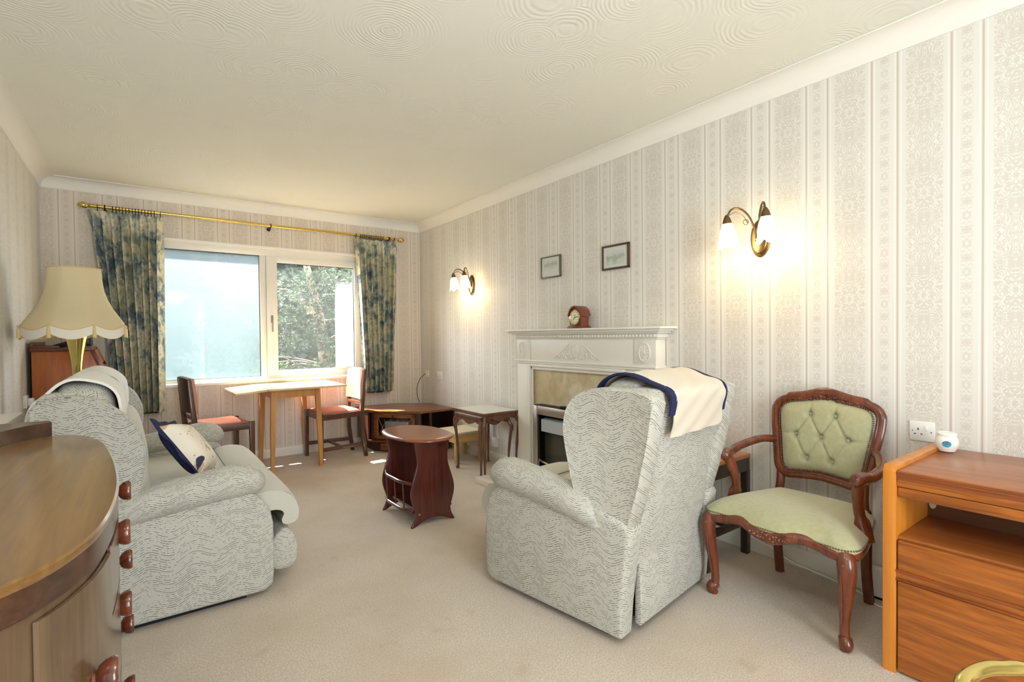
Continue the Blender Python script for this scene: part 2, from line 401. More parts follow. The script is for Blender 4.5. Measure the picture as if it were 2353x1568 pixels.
def glass_mat(name, mist_or_glare=None):
    g = G(name); tr = g.n('ShaderNodeBsdfTransparent'); gl = g.n('ShaderNodeBsdfGlossy'); gl.inputs['Roughness'].default_value = .02
    lw = g.n('ShaderNodeLayerWeight'); lw.inputs[0].default_value = .5; ff = g.m_('ADD', .018, g.m_('MULTIPLY', g.m_('POWER', lw.outputs['Facing'], 5.), .8))
    m1 = g.n('ShaderNodeMixShader'); g.put(m1.inputs[0], ff); g.t.links.new(tr.outputs[0], m1.inputs[1]); g.t.links.new(gl.outputs[0], m1.inputs[2])
    last = m1.outputs[0]
    if mist_or_glare:
        c = g.sep(g.coord()); v = g.coord()
        di = g.n('ShaderNodeBsdfTranslucent'); df = g.n('ShaderNodeBsdfDiffuse')
        if mist_or_glare == 'mist':
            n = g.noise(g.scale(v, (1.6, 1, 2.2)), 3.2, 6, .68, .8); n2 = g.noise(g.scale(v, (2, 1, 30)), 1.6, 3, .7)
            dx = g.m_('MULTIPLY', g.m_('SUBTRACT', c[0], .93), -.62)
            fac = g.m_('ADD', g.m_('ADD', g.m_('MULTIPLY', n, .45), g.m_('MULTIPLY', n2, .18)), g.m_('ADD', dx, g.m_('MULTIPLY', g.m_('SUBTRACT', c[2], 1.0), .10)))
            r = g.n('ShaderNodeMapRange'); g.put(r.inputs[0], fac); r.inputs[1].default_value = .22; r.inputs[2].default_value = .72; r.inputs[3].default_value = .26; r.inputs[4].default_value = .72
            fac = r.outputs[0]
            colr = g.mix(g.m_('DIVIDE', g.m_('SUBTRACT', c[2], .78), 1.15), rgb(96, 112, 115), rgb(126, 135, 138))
        else:  # white veil glare painted into the right side of the pane
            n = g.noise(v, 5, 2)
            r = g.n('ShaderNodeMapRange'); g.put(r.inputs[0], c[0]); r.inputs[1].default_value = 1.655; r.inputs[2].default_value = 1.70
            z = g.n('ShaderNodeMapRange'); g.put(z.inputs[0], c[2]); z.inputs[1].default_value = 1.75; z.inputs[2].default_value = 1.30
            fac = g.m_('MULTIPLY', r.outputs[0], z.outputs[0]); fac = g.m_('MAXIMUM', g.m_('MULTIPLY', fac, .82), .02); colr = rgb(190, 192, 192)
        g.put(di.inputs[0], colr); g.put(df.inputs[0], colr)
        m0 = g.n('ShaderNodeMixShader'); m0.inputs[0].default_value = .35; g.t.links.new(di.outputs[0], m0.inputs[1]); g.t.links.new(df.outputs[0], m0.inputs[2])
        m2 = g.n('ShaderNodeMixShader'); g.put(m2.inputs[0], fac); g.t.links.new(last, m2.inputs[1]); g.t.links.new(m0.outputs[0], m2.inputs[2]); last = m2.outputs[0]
    g.t.links.new(last, g.out.inputs[0]); return g.m
GLASSM = glass_mat('misted_glass', 'mist'); GLASSC = glass_mat('clear_glass_glare', 'edge'); GLASSP = glass_mat('thin_glass')

g = G('lit_tulip_glass'); LITG = g.set(rgb(255, 246, 226), .4, Emission_Color=rgb(255, 226, 170), Emission_Strength=5.5)
g = G('added_opal_globe'); x = g.n('ShaderNodeBsdfTransparent'); e_ = g.n('ShaderNodeEmission'); e_.inputs[0].default_value = rgb(255, 240, 214); e_.inputs[1].default_value = 1.5
mx = g.n('ShaderNodeAddShader'); g.t.links.new(x.outputs[0], mx.inputs[0]); g.t.links.new(e_.outputs[0], mx.inputs[1]); g.t.links.new(mx.outputs[0], g.out.inputs[0]); ADDED_GLOBE = g.m
g = G('lampshade_cloth'); n = g.noise(g.scale(g.coord(), (3, 3, 20)), 40, 2)
c = g.mix(n, rgb(238, 226, 190), rgb(226, 211, 172)); x = g.n('ShaderNodeBsdfTranslucent'); g.put(x.inputs[0], c); mx = g.n('ShaderNodeMixShader'); mx.inputs[0].default_value = .3
g.set(c, .8, 0, .2); g.t.links.new(g.b.outputs[0], mx.inputs[1]); g.t.links.new(x.outputs[0], mx.inputs[2]); g.t.links.new(mx.outputs[0], g.out.inputs[0]); SHADE = g.m
g = G('silk_fringe'); uv = g.sep(g.coord('UV')); sn = g.m_('SINE', g.m_('MULTIPLY', uv[1], 2200.))
c = g.mix(g.m_('MULTIPLY', g.m_('ADD', sn, 1.), .2), rgb(240, 234, 222), rgb(206, 192, 168)); FRIN = g.set(c, .8, 0, .2)
TASS = plain('gold_tassel_silk', rgb(224, 196, 132), .7)

def leafmat(name, c1, c2, sc=3.):
    g = G(name); n = g.noise(g.coord(), sc, 3, .6); c = g.mix(g.ramp(n, [(.35, (0, 0, 0)), (.65, (1, 1, 1))]), c1, c2)
    x = g.n('ShaderNodeBsdfTranslucent'); g.put(x.inputs[0], c); mx = g.n('ShaderNodeMixShader'); mx.inputs[0].default_value = .35
    g.set(c, .6, 0, .3); g.t.links.new(g.b.outputs[0], mx.inputs[1]); g.t.links.new(x.outputs[0], mx.inputs[2]); g.t.links.new(mx.outputs[0], g.out.inputs[0]); return g.m
PINEM = leafmat('pine_needles', rgb(64, 78, 56), rgb(34, 48, 26), 5)
IVYM = leafmat('ivy_leaves', rgb(70, 96, 28), rgb(36, 60, 16), 4)
HEDG = leafmat('dark_conifer', rgb(46, 60, 42), rgb(22, 32, 24), 3)
BARK = plain('grey_bark', rgb(140, 122, 108), .9, 0, .2, .4, 20)
SOIL = plain('garden_soil', rgb(70, 64, 42), .95, 0, .1, .4, 4)

# ------------------------------------------------------------------ room shell
L, Wd, D, RY, H = -.596, 2.601, 5.30, -1.9, 2.42
def struct(o, label=None): return tag(o, label, None, None, 'structure')
WX0, WX1, WZ0, WZ1 = .02, 1.98, .755, 2.02
struct(MB().box(L-.2, Wd+.2, RY-.2, D+.16, -.12, 0).build('floor', CARPET), 'beige fitted carpet with faint stains')
struct(MB().box(L-.2, Wd+.2, RY-.2, D+.16, H, H+.12).build('ceiling', CEIL), 'cream ceiling with swirled textured plaster')
struct(MB().box(Wd, Wd+.15, RY-.2, D+.16, 0, H, smooth=False).build('wall_right', wallpaper('damask_stripe_right', 'y', .492)), 'long wall in pale striped damask wallpaper')
struct(MB().box(L-.15, L, RY-.2, D+.16, 0, H, smooth=False).build('wall_left', wallpaper('damask_stripe_left', 'y', .40)), 'left wall in pale striped wallpaper')
wb = MB()
wb.box(L, WX0, D, D+.16, 0, H, smooth=False).box(WX1, Wd, D, D+.16, 0, H, smooth=False)
wb.box(WX0, WX1, D, D+.16, 0, WZ0-.03, smooth=False).box(WX0, WX1, D, D+.16, WZ1, H, smooth=False)
struct(wb.build('wall_back', wallpaper('damask_stripe_back', 'x', -.493, (.97, .91, .85))), 'window wall in pale striped damask wallpaper, with warm dim light tinted in')  # paper coloured to carry this wall's warmer, dimmer light
wr = MB().box(L, .1, RY-.15, RY, 0, H, smooth=False).box(1.2, Wd, RY-.15, RY, 0, H, smooth=False).box(.1, 1.2, RY-.15, RY, 2.2, H, smooth=False)  # unseen door opening added so sky light fills the room
struct(wr.build('wall_rear', wallpaper('damask_stripe_rear', 'x', -.3)), 'wall behind the viewpoint')
struct(MB().box(.1, .16, RY-.1, RY-.04, 0, 2.2).box(1.14, 1.2, RY-.1, RY-.04, 0, 2.2).box(.16, 1.14, RY-.1, RY-.04, 2.13, 2.2).box(.16, 1.14, RY-.1, RY-.04, 0, .06).build('added_door', UPVC), 'added unseen door frame behind the viewpoint, its opening lets in fill light')
# coving
def cov_prof(k=8):
    pr = [(0, -.088), (.006, -.088)]
    for i in range(k+1):
        a = pi/2*i/k; pr.append((.010+.075*(1-cos(a)), -.082+.075*sin(a)))
    pr += [(.092, -.007), (.092, 0), (0, 0)]
    return pr
def coving(name, axis, base, a, b, sgn):
    bm = MB(); pr = [(base+sgn*d, H-.001+z) for d, z in cov_prof()]
    bm.prism(pr, a, b, axis); return struct(bm.build(name, COVE, ang=30), 'white plaster coving')
coving('trim_1', 'y', Wd, RY, D, -1); coving('trim_2', 'y', L, RY, D, 1); coving('trim_3', 'x', D, L, Wd, -1)
# baseboards
def base(name, x0, x1, y0, y1): return struct(MB().box(x0, x1, y0, y1, 0, .088, .004, 2).build(name, PAINT), 'cream painted skirting board')
base('baseboard_back', L, Wd, D-.016, D+.002); base('baseboard_left', L-.002, L+.016, RY, D-.016)
base('baseboard_right', Wd-.016, Wd+.002, RY, D-.016)

# window
win = thing('window_1', None, None, (0, 0, 0)); struct(win, 'wide two-light white window above the drop-leaf table')
FY0, FY1 = D+.055, D+.11
fr = MB()
fr.box(WX0, WX0+.06, FY0, FY1, WZ0, WZ1, .002).box(WX1-.05, WX1, FY0, FY1, WZ0, WZ1, .002)
fr.box(WX0+.06, WX1-.05, FY0, FY1, 1.945, WZ1, .002).box(WX0+.06, WX1-.05, FY0, FY1, WZ0, WZ0+.028, .002).box(.945, .998, FY0, FY1, WZ0+.028, 1.945, .002)
fr.build('window_frame', UPVC, win)
sa = MB(); sa.box(1.0, 1.097, FY0-.012, FY1-.004, .785, 1.943, .003).box(1.857, 1.928, FY0-.012, FY1-.004, .785, 1.943, .003).box(1.097, 1.857, FY0-.012, FY1-.004, 1.885, 1.943, .003).box(1.097, 1.857, FY0-.012, FY1-.004, .785, .835, .003)
sash = sa.build('sash', UPVC, win)
MB().box(1.036, 1.056, FY0-.03, FY0-.012, 1.30, 1.37, .004).box(1.040, 1.052, FY0-.045, FY0-.028, 1.21, 1.34, .004).build('window_handle', plain('grey_handle_metal', rgb(150, 146, 142), .4, .6), sash)
gk = MB()
for (x0, x1, z0, z1) in ((.08, .945, .783, 1.945), (1.097, 1.857, .835, 1.885)):
    gk.box(x0, x1, FY0+.012, FY0+.02, z1-.006, z1).box(x0, x1, FY0+.012, FY0+.02, z0, z0+.004).box(x0, x0+.005, FY0+.012, FY0+.02, z0, z1).box(x1-.006, x1, FY0+.012, FY0+.02, z0, z1)
gk.build('gasket', PLASK, win)
MB().box(.08, .945, FY0+.02, FY0+.024, .783, 1.945, smooth=False).build('glass_pane', GLASSM, win)['label'] = 'misted bluish glass pane'
MB().box(1.097, 1.857, FY0+.02, FY0+.024, .835, 1.885, smooth=False).build('glass_pane', GLASSC, win)['label'] = 'clear glass pane with white glare painted at its right'
MB().box(WX0-.03, WX1+.03, D-.018, FY0, WZ0-.03, WZ0, .008, 3).build('window_sill', PAINTW, win)
MB().box(WX0, WX1, D-.004, FY0, WZ1-.012, WZ1+.006).box(WX0-.004, WX0+.01, D-.004, FY0, WZ0, WZ1).box(WX1-.01, WX1+.004, D-.004, FY0, WZ0, WZ1).build('window_reveal', PAINTW, win)

# ------------------------------------------------------------------ outside
struct(MB().box(-12, 16, D+.2, 26, -.6, -.5).build('trim_4', SOIL), 'garden ground beyond the window')
def tufts(mb, centre, rad, n, ln, wd, k=7, seed=1, shell=.5, cup=None):
    rnd = random.Random(seed); bm = bmesh.new()
    for _ in range(n):
        d = Vector((rnd.gauss(0, 1), rnd.gauss(0, 1), rnd.gauss(0, 1))).normalized()
        r = shell+(1-shell)*rnd.random()
        c = Vector(centre)+Vector((d.x*rad[0]*r, d.y*rad[1]*r, d.z*rad[2]*r))
        axis = (d+Vector((rnd.uniform(-.6, .6), rnd.uniform(-.6, .6), rnd.uniform(-.2, .9)))).normalized()
        for _k in range(k):
            q = (axis+Vector((rnd.uniform(-.8, .8), rnd.uniform(-.8, .8), rnd.uniform(-.8, .8)))).normalized()
            s_ = q.orthogonal().normalized()*wd; L_ = ln*rnd.uniform(.6, 1.2)
            a = bm.verts.new(c-s_); b = bm.verts.new(c+s_); e = bm.verts.new(c+q*L_)
            bm.faces.new((a, b, e))
    return mb.add(bm, False)
def leaves(mb, centre, rad, n, sz, seed=1, shell=.6):
    rnd = random.Random(seed); bm = bmesh.new()
    for _ in range(n):
        d = Vector((rnd.gauss(0, 1), rnd.gauss(0, 1), rnd.gauss(0, 1))).normalized(); r = shell+(1-shell)*rnd.random()
        c = Vector(centre)+Vector((d.x*rad[0]*r, d.y*rad[1]*r, d.z*rad[2]*r))
        nn = (d*.6+Vector((rnd.uniform(-1, 1), rnd.uniform(-1, 1), rnd.uniform(-.3, 1.2)))).normalized()
        a = nn.orthogonal().normalized(); b = nn.cross(a); s_ = sz*rnd.uniform(.6, 1.3); t_ = rnd.uniform(0, 6.28)
        a, b = a*cos(t_)+b*sin(t_), b*cos(t_)-a*sin(t_)
        vs = [bm.verts.new(c+a*s_*x_+b*s_*y_) for x_, y_ in ((-.5, 0), (0, -.35), (.6, 0), (0, .35))]
        bm.faces.new(vs)
    return mb.add(bm, False)
tr = thing('pine_tree', 'pale green bushy pine with bare twigs, close outside the clear window pane', 'tree', (2.45, 8.3, -.5))
MB().tube([(0, .3, 0), (.05, .25, .9), (-.05, .2, 1.8), (-.25, .1, 2.6), (-.4, 0, 3.2)], [.13, .11, .09, .06, .03], 8).build('trunk', BARK, tr)
bt = MB()
for i in range(26):
    rr = random.Random(i+50); a = rr.uniform(0, 6.28); z0 = rr.uniform(.5, 2.9); l_ = rr.uniform(.5, 1.1)
    p0 = Vector((-.02, .2, z0)); p2 = p0+Vector((cos(a)*l_, sin(a)*l_*.8-.25, rr.uniform(-.25, .45))); p1 = (p0+p2)/2+Vector((rr.uniform(-.1, .1), 0, rr.uniform(-.05, .15)))
    bt.tube(spline([p0, p1, p2], 4), [.022-.0022*k for k in range(9)], 5)
bt.build('branch', plain('bare_twig_bark', rgb(96, 86, 76), .9), tr)
fo = MB()
for (c_, r_, n_) in (((-.25, -.25, 2.35), (.62, .4, .42), 620), ((.45, -.2, 2.5), (.5, .4, .4), 480), ((-.55, -.1, 1.75), (.42, .4, .4), 420), ((.15, -.35, 1.65), (.55, .4, .45), 560),
                     ((-.1, -.45, 1.0), (.55, .35, .4), 520), ((.65, -.2, 1.5), (.45, .35, .5), 420), ((-.6, -.2, .95), (.35, .3, .35), 260), ((.9, -.1, 2.2), (.4, .35, .4), 300)):
    tufts(fo, c_, r_, n_, .085, .0065, 8, int(n_*7+c_[0]*10), .35)
fo.build('foliage', PINEM, tr)
t2 = thing('pine_tree', 'blue-green pine seen dimly through the misted left window pane', 'tree', (.75, 8.6, -.5))
MB().tube([(0, .3, 0), (.1, .25, 1.2), (0, .2, 2.4), (-.1, .1, 3.3)], [.12, .1, .07, .03], 8).build('trunk', BARK, t2)
fo = MB()
for (c_, r_, n_) in (((-.3, -.1, 2.5), (.6, .4, .5), 480), ((.4, -.2, 2.2), (.5, .4, .5), 420), ((-.1, -.3, 1.4), (.7, .4, .55), 520), ((.5, -.2, 1.0), (.45, .35, .4), 300)):
    tufts(fo, c_, r_, n_, .10, .010, 8, int(n_*3+c_[0]*10), .35)
fo.build('foliage', PINEM, t2)
iv = MB(); leaves(iv, (2.95, 8.55, .55), (.75, .5, .55), 1500, .075, 3, .5); leaves(iv, (3.3, 8.9, 1.5), (.5, .4, .6), 700, .07, 4, .5); leaves(iv, (1.65, 8.4, .45), (.5, .4, .4), 700, .07, 9, .5)
iv.tube([(3.0, 8.6, -.5), (3.0, 8.6, .5), (3.2, 8.7, 1.4)], .03, 6)
tag(iv.build('ivy_bush', IVYM), 'bright green leafy ivy bush low beneath the pine at the right of the clear pane', 'bush')
hd = MB(); hd.ball((1.6, 11.6, 1.2), 1., 20, None, (4.6, .7, 1.9)); leaves(hd, (1.6, 11.6, 1.2), (4.8, .9, 2.2), 9000, .17, 12, .9)
tag(hd.build('hedge', HEDG), 'tall dark evergreen hedge closing the view behind the pines', 'hedge')

# ------------------------------------------------------------------ curtain pole + curtains
pole = thing('curtain_pole', 'long brass curtain pole with acorn ends over the window', 'curtain pole', (1.0, 5.2, 2.21))
MB().tube([(-1.30, 0, 0), (1.31, 0, 0)], .0135, 14).build('rod', BRASS, pole)
for sx_ in (-1, 1):
    f_ = MB(); Mx = Matrix.Rotation(radians(90*sx_), 4, 'Y')
    f_.lathe([(.014, 0), (.02, .004), (.014, .012), (.02, .02), (.027, .035), (.026, .052), (.016, .07), (.004, .078)], (0, 0, 0), 14, Matrix.Translation((1.29*sx_, 0, 0)) @ Mx)
    f_.build('finial', BRASSP, pole)
for bx in (-1.20, .02, 1.19):
    MB().tube([(bx, .0, -.014), (bx, .03, -.02), (bx, .095, -.02)], .007, 8).tube([(bx+.0, .016*cos(a*.5236), .016*sin(a*.5236)) for a in range(12)], .005, 6, True).lathe([(.018, 0), (.018, .006)], (0, 0, 0), 12, Matrix.Translation((bx, .098, -.02)) @ Matrix.Rotation(radians(90), 4, 'X')).build('bracket', DKBR, pole)
ring0 = None
def rings(xs, lab, grp):
    global ring0
    for x_ in xs:
        if ring0 is None:
            m_ = MB().tube([(0, .022*cos(a*pi/8), .022*sin(a*pi/8)-.008) for a in range(16)], .0028, 6, True).ball((0, 0, -.034), .004, 6)
            o = m_.build('curtain_ring', DKBR); ring0 = o
        else: o = ring0.copy(); COL.objects.link(o)
        o.location = (x_, 5.2, 2.21); tag(o, lab, 'curtain ring', grp)
rings([-.245]+[-.15+i*.021 for i in range(14)]+[.165], 'small dark bronze ring on the pole above the left curtain', 'rings of the left curtain')
rings([1.83]+[1.88+i*.019 for i in range(14)]+[2.20, 2.25], 'small dark bronze ring on the pole above the right curtain', 'rings of the right curtain')
def curtain(name, x0t, x1t, x0b, x1b, z0, z1, nf, label, seed):
    rnd = random.Random(seed); nx, nz = nf*10, 40; rings_ = []
    ph = [rnd.uniform(-.5, .5) for _ in range(nf+2)]; am = [rnd.uniform(.7, 1.25) for _ in range(nf+2)]
    for j in range(nz+1):
        t = j/nz; z = z1+(z0-z1)*t; e = min(1., t*7)
        row = []
        xl = x0t+(x0b-x0t)*(t**.8); xr = x1t+(x1b-x1t)*t
        for i in range(nx+1):
            s_ = i/nx; k = s_*nf; ki = int(k)
            a = (am[ki]*(1-(k-ki))+am[ki+1]*(k-ki)); p_ = ph[ki]*(1-(k-ki))+ph[ki+1]*(k-ki)
            cc_ = cos(2*pi*k+p_); y = 5.205+(.010+.042*e)*a*(1 if cc_ > 0 else -1)*abs(cc_)**.7+.004*sin(9*z+5*k)
            if t < .07: y += .003*sin(2*pi*k*4)
            x_ = xl+(xr-xl)*s_+.016*e*sin(2*pi*k*1.0+p_+1.2)*a
            row.append(Vector((x_, y, z+.006*sin(k*3.1)*(1 if t > .98 else 0))))
        rings_.append(row)
    # give the cloth a back layer 3 mm behind so it has thickness
    mb = MB(); full = [r_+[Vector((p.x, p.y+.003, p.z)) for p in reversed(r_)] for r_ in rings_]
    mb.loft(full, True, True)
    return tag(mb.build(name, CURT, ang=80), label, 'curtain')
curtain('curtain', -.315, .18, -.16, .165, .54, 2.18, 8, 'blue-grey floral patterned curtain drawn to the left end of the window', 3)
curtain('curtain', 1.815, 2.295, 1.90, 2.225, .565, 2.18, 7, 'blue-grey floral patterned curtain at the right end of the window, by the corner', 8)

# ------------------------------------------------------------------ wall sconces
def sconce(y, label, pw):
    t = thing('wall_sconce', label, 'wall light', (Wd, y, 1.64), 0, 'pair of two-arm tulip wall lights')
    bp = MB(); out = [(.052*cos(a*pi/12), .098*sin(a*pi/12)) for a in range(24)]
    bp.prism(out, -.010, 0, 'x', .003, 2); bp.prism([(p*.82, q*.84) for p, q in out], -.022, -.008, 'x', .006, 3)
    bp.build('backplate', ANTIQ, t)
    MB().ball((-.052, 0, -.012), .0085, 10).tube([(-.02, 0, -.012), (-.05, 0, -.012)], .005, 8).build('finial', BRASSP, t)
    for s_ in (-1, 1):
        ar = MB(); P0 = [(-.04, s_*.004, -.01), (-.045, s_*.012, .05), (-.07, s_*.03, .115), (-.105, s_*.06, .152), (-.135, s_*.085, .145), (-.15, s_*.098, .112)]
        ar.tube(spline(P0, 5), .0052, 8)
        ar.tube(spline([(-.075, s_*.03, .075), (-.09, s_*.045, .11), (-.118, s_*.068, .132), (-.143, s_*.09, .118)], 5), .0026, 6)
        cc = Vector((-.083, s_*.036, .092)); dv = Vector((-.6, s_*.55, 0)).normalized()
        ar.tube([cc+dv*.013*cos(a*pi/8)+Vector((0, 0, .013*sin(a*pi/8)-.012)) for a in range(16)], .0018, 5, True)
        ar.build('arm', ANTIQ, t)
        cx, cy = -.152, s_*.10
        tilt = Matrix.Translation((cx, cy, .108)) @ Matrix.Rotation(radians(-7), 4, 'Y')
        MB().lathe([(.004, .012), (.009, .008), (.017, -.008), (.024, -.032), (.022, -.034)], (0, 0, 0), 16, tilt).build('cap', ANTIQ, t)
        sh = MB(); rg = []
        for (r_, z_) in ((.020, -.028), (.027, -.045), (.036, -.07), (.041, -.095), (.043, -.118), (.046, -.136), (.050, -.150)):
            row = []
            for k in range(30):
                a = 2*pi*k/30; pet = cos(5*a)
                fl = max(0, (-z_-.11)/.04); row.append((r_*(1+.03*pet+.06*fl*pet)*cos(a), r_*(1+.03*pet+.06*fl*pet)*sin(a), z_-.014*fl*pet))
            rg.append(row)
        sh.loft(rg, True, False, tilt); o = sh.build('glass_shade', LITG, t)
        pl = bpy.data.lights.new('sconce_bulb', 'POINT'); pl.energy = pw; pl.color = (1, .70, .36); pl.shadow_soft_size = .02
        po = bpy.data.objects.new('sconce_bulb', pl); COL.objects.link(po); po.parent = t; po.location = (cx+.004, cy, -.052)
    return t
sconce(1.352, 'lit antique brass wall light with two tulip shades, the larger one nearer the green armchair', .62)
sconce(4.17, 'lit antique brass wall light with two tulip shades, the far one beyond the fireplace', .65)

# ------------------------------------------------------------------ pictures, clock
def picture(y0, y1, z0, z1, fm, label, seed, fw=.012):
    t = thing('framed_picture', label, 'picture', (Wd, (y0+y1)/2, (z0+z1)/2)); hw, hh = (y1-y0)/2, (z1-z0)/2
    f_ = MB()
    f_.box(-.02, -.002, -hw, -hw+fw, -hh, hh, .003).box(-.02, -.002, hw-fw, hw, -hh, hh, .003).box(-.02, -.002, -hw, hw, hh-fw, hh, .003).box(-.02, -.002, -hw, hw, -hh, -hh+fw, .003)
    f_.build('frame', fm, t)
    MB().box(-.012, -.003, -hw+fw, hw-fw, -hh+fw, hh-fw, smooth=False).build('mount', plain('pale_green_mount', rgb(222, 228, 222), .8), t)
    g = G('watercolour'); c = g.sep(g.coord()); n = g.noise(g.coord(), 28, 4, .6); n2 = g.noise(g.coord(), 90, 3)
    zz = g.m_('ADD', g.m_('MULTIPLY', c[2], 9.), g.m_('MULTIPLY', n, .9 if seed else .5))
    col = g.ramp(zz, [(.0, rgb(226, 230, 226)), (.25, rgb(212, 218, 208)), (.42, rgb(182, 192, 174)), (.6, rgb(218, 224, 222)), (.9, rgb(232, 234, 230))]); col = g.mix(g.m_('MULTIPLY', n2, .3 if seed else .1), col, rgb(120, 126, 106))
    m_ = g.set(col, .8)
    MB().box(-.0135, -.012, -hw*.68, hw*.68, -hh*.6, hh*.62, smooth=False).build('painting', m_, t)
    MB().box(-.0165, -.015, -hw+fw, hw-fw, -hh+fw, hh-fw, smooth=False).build('glazing', GLASSP, t)
picture(2.886, 3.115, 1.597, 1.765, plain('silver_grey_frame', rgb(120, 112, 96), .35, .7), 'small pale seascape in a thin silvery frame, nearer the far wall light', 0, .010)
picture(2.217, 2.455, 1.590, 1.756, plain('brown_wood_frame', rgb(84, 58, 46), .4), 'small watercolour of trees in a dark brown frame, to the right above the mantel', 1, .013)

ck = thing('mantel_clock', 'small arched mahogany mantel clock with cream dial on the white mantelpiece', 'clock', (2.515, 2.615, 1.197))
arch = [(-.06, .014), (-.06, .085)]+[(-.06*cos(a*pi/14), .085+.066*sin(a*pi/14)) for a in range(1, 14)]+[(.06, .085), (.06, .014)]
MB().prism(arch, -.035, .04, 'x', .003, 2).build('case', CLOCKW, ck)
hood = [(-.07, .083), (-.072, .094)]+[(-.068*cos(a*pi/14), .092+.068*sin(a*pi/14)) for a in range(1, 14)]+[(.072, .094), (.07, .083), (.060, .083)]+[(.060*cos(a*pi/14), .085+.062*sin(a*pi/14)) for a in range(1, 14)]+[(-.060, .083)]
MB().prism(hood, -.046, .046, 'x', .002, 2).build('hood', CLOCKW, ck)
MB().box(-.05, .05, -.072, .072, 0, .010, .003).box(-.044, .044, -.066, .066, .010, .018, .003).build('plinth', CLOCKW, ck)
MX = Matrix.Translation((-.036, 0, .078)) @ Matrix.Rotation(radians(-90), 4, 'Y')
MB().lathe([(.044, 0), (.053, .001), (.054, .006), (.049, .009), (.046, .004), (.044, 0)], (0, 0, 0), 36, MX, False).build('bezel', BRASSP, ck)
MB().lathe([(.0465, .0), (.0465, .003)], (0, 0, 0), 36, MX).build('dial', plain('cream_dial', rgb(240, 232, 204), .5), ck)
hn = MB()
for k in range(12):
    a = k*pi/6; hn.box(-.0408, -.040, -.0012, .0012, .034, .041, 0, 1, Matrix.Translation((0, 0, .078)) @ Matrix.Rotation(a, 4, 'X'))
for a, l_, w_ in ((radians(82), .034, .0014), (radians(214), .022, .002)):
    hn.box(-.0415, -.0408, -w_, w_, -.004, l_, 0, 1, Matrix.Translation((0, 0, .078)) @ Matrix.Rotation(-a+0, 4, 'X') if 0 else Matrix.Translation((0, 0, .078)) @ Matrix.Rotation(a, 4, 'X'))
hn.box(-.0412, -.040, -.008, .008, .090, .0935).build('hands_and_marks', PLASK, ck)

# ------------------------------------------------------------------ fireplace
fp = thing('fireplace_surround', 'cream painted mantelpiece with swag carvings and marble inset panel', 'fireplace', (Wd, 2.635, 0))
def yl(v): return v-2.635
m_ = MB(); sy0, sy1 = yl(1.86), yl(3.41)
def shelf(dx, z0, z1, e, bev=.003): m_.box(-dx, 0, sy0+e, sy1-e, z0, z1, bev, 2)
shelf(.165, 1.182, 1.196, 0); shelf(.15, 1.168, 1.182, .02, .006); shelf(.125, 1.155, 1.170, .045); shelf(.108, 1.128, 1.156, .062, .008); shelf(.09, 1.118, 1.130, .08)
m_.build('mantel_shelf', PAINT, fp)
m_ = MB()
for k in range(52):
    y_ = sy0+.085+k*(sy1-sy0-.17)/51; m_.ball((-.108, y_, 1.142), .0085, 8, None, (1, .7, 1))
o = m_.build('bead_moulding', PAINT, fp); o['kind'] = 'stuff'
m_ = MB(); m_.box(-.085, 0, yl(1.95), yl(3.34), .955, 1.12, .003).box(-.095, -.003, yl(1.945), yl(2.11), .9565, 1.118, .003).box(-.095, -.003, yl(3.18), yl(3.345), .9565, 1.118, .003)
fz = m_.build('frieze', PAINT, fp)
def roundel(y):
    m_ = MB(); MXX = Matrix.Translation((-.095, yl(y), 1.037)) @ Matrix.Rotation(radians(-90), 4, 'Y') @ Matrix.Diagonal((1.15, .82, 1, 1))
    m_.lathe([(.056, 0), (.056, .004), (.050, .007), (.046, .003), (.02, .003), (.012, .007), (.002, .009)], (0, 0, 0), 32, MXX)
    for k in range(14):
        a = 2*pi*k/14; m_.tube([MXX @ Vector((.016*cos(a), .016*sin(a), .004)), MXX @ Vector((.043*cos(a), .043*sin(a), .004))], [.0015, .004], 5)
    m_.build('oval_rosette', PAINT, fz)
roundel(3.265); roundel(2.03)
def swirl(cy, cz, r, tr, turn=1, mir=1, a0=0):
    return [(-.087, cy+mir*r*(1-.75*k/16)*cos(a0+turn*2*pi*k/16), cz+r*(1-.75*k/16)*sin(a0+turn*2*pi*k/16)) for k in range(17)]
for mir in (-1, 1):
    m_ = MB()
    for (dy, dz, r) in ((.09, 1.00, .026), (.14, .995, .020), (.19, .99, .018), (.225, .985, .012), (.10, 1.045, .018), (.055, .988, .014)):
        m_.tube(swirl(mir*dy+yl(2.65), dz, r, .004, 1.1, mir, dy*40), [.0045]*8+[.0035]*9, 6)
    m_.tube(spline([(-.087, yl(2.65)+mir*.06, 1.09), (-.087, yl(2.65)+mir*.10, 1.065), (-.087, yl(2.65)+mir*.16, 1.02), (-.087, yl(2.65)+mir*.225, .985)], 5), [.002]*3+[.005]*10+[.003]*3, 6)
    m_.tube(spline([(-.087, yl(2.65)+mir*.06, 1.09), (-.087, yl(2.65)+mir*.065, 1.03), (-.087, yl(2.65)+mir*.05, .985)], 5), .0035, 6)
    m_.build('scroll_carving', PAINT, fz)
m_ = MB()
m_.ball((-.086, yl(2.65), 1.045), .034, 14, None, (.25, .8, 1.1)); m_.tube([(-.09, yl(2.65)+.027*cos(a*pi/10), 1.045+.036*sin(a*pi/10)) for a in range(20)], .004, 6, True)
m_.ball((-.088, yl(2.65), .995), .012, 8).ball((-.087, yl(2.65)-.012, 1.0), .009, 8).ball((-.087, yl(2.65)+.012, 1.0), .009, 8).ball((-.087, yl(2.65), .975), .008, 8)
m_.build('shell_carving', PAINT, fz)
m_ = MB(); m_.box(-.105, 0, yl(1.94), yl(3.355), .94, .957, .004).box(-.098, 0, yl(1.945), yl(3.35), .925, .942, .006).build('lintel_moulding', PAINT, fp)
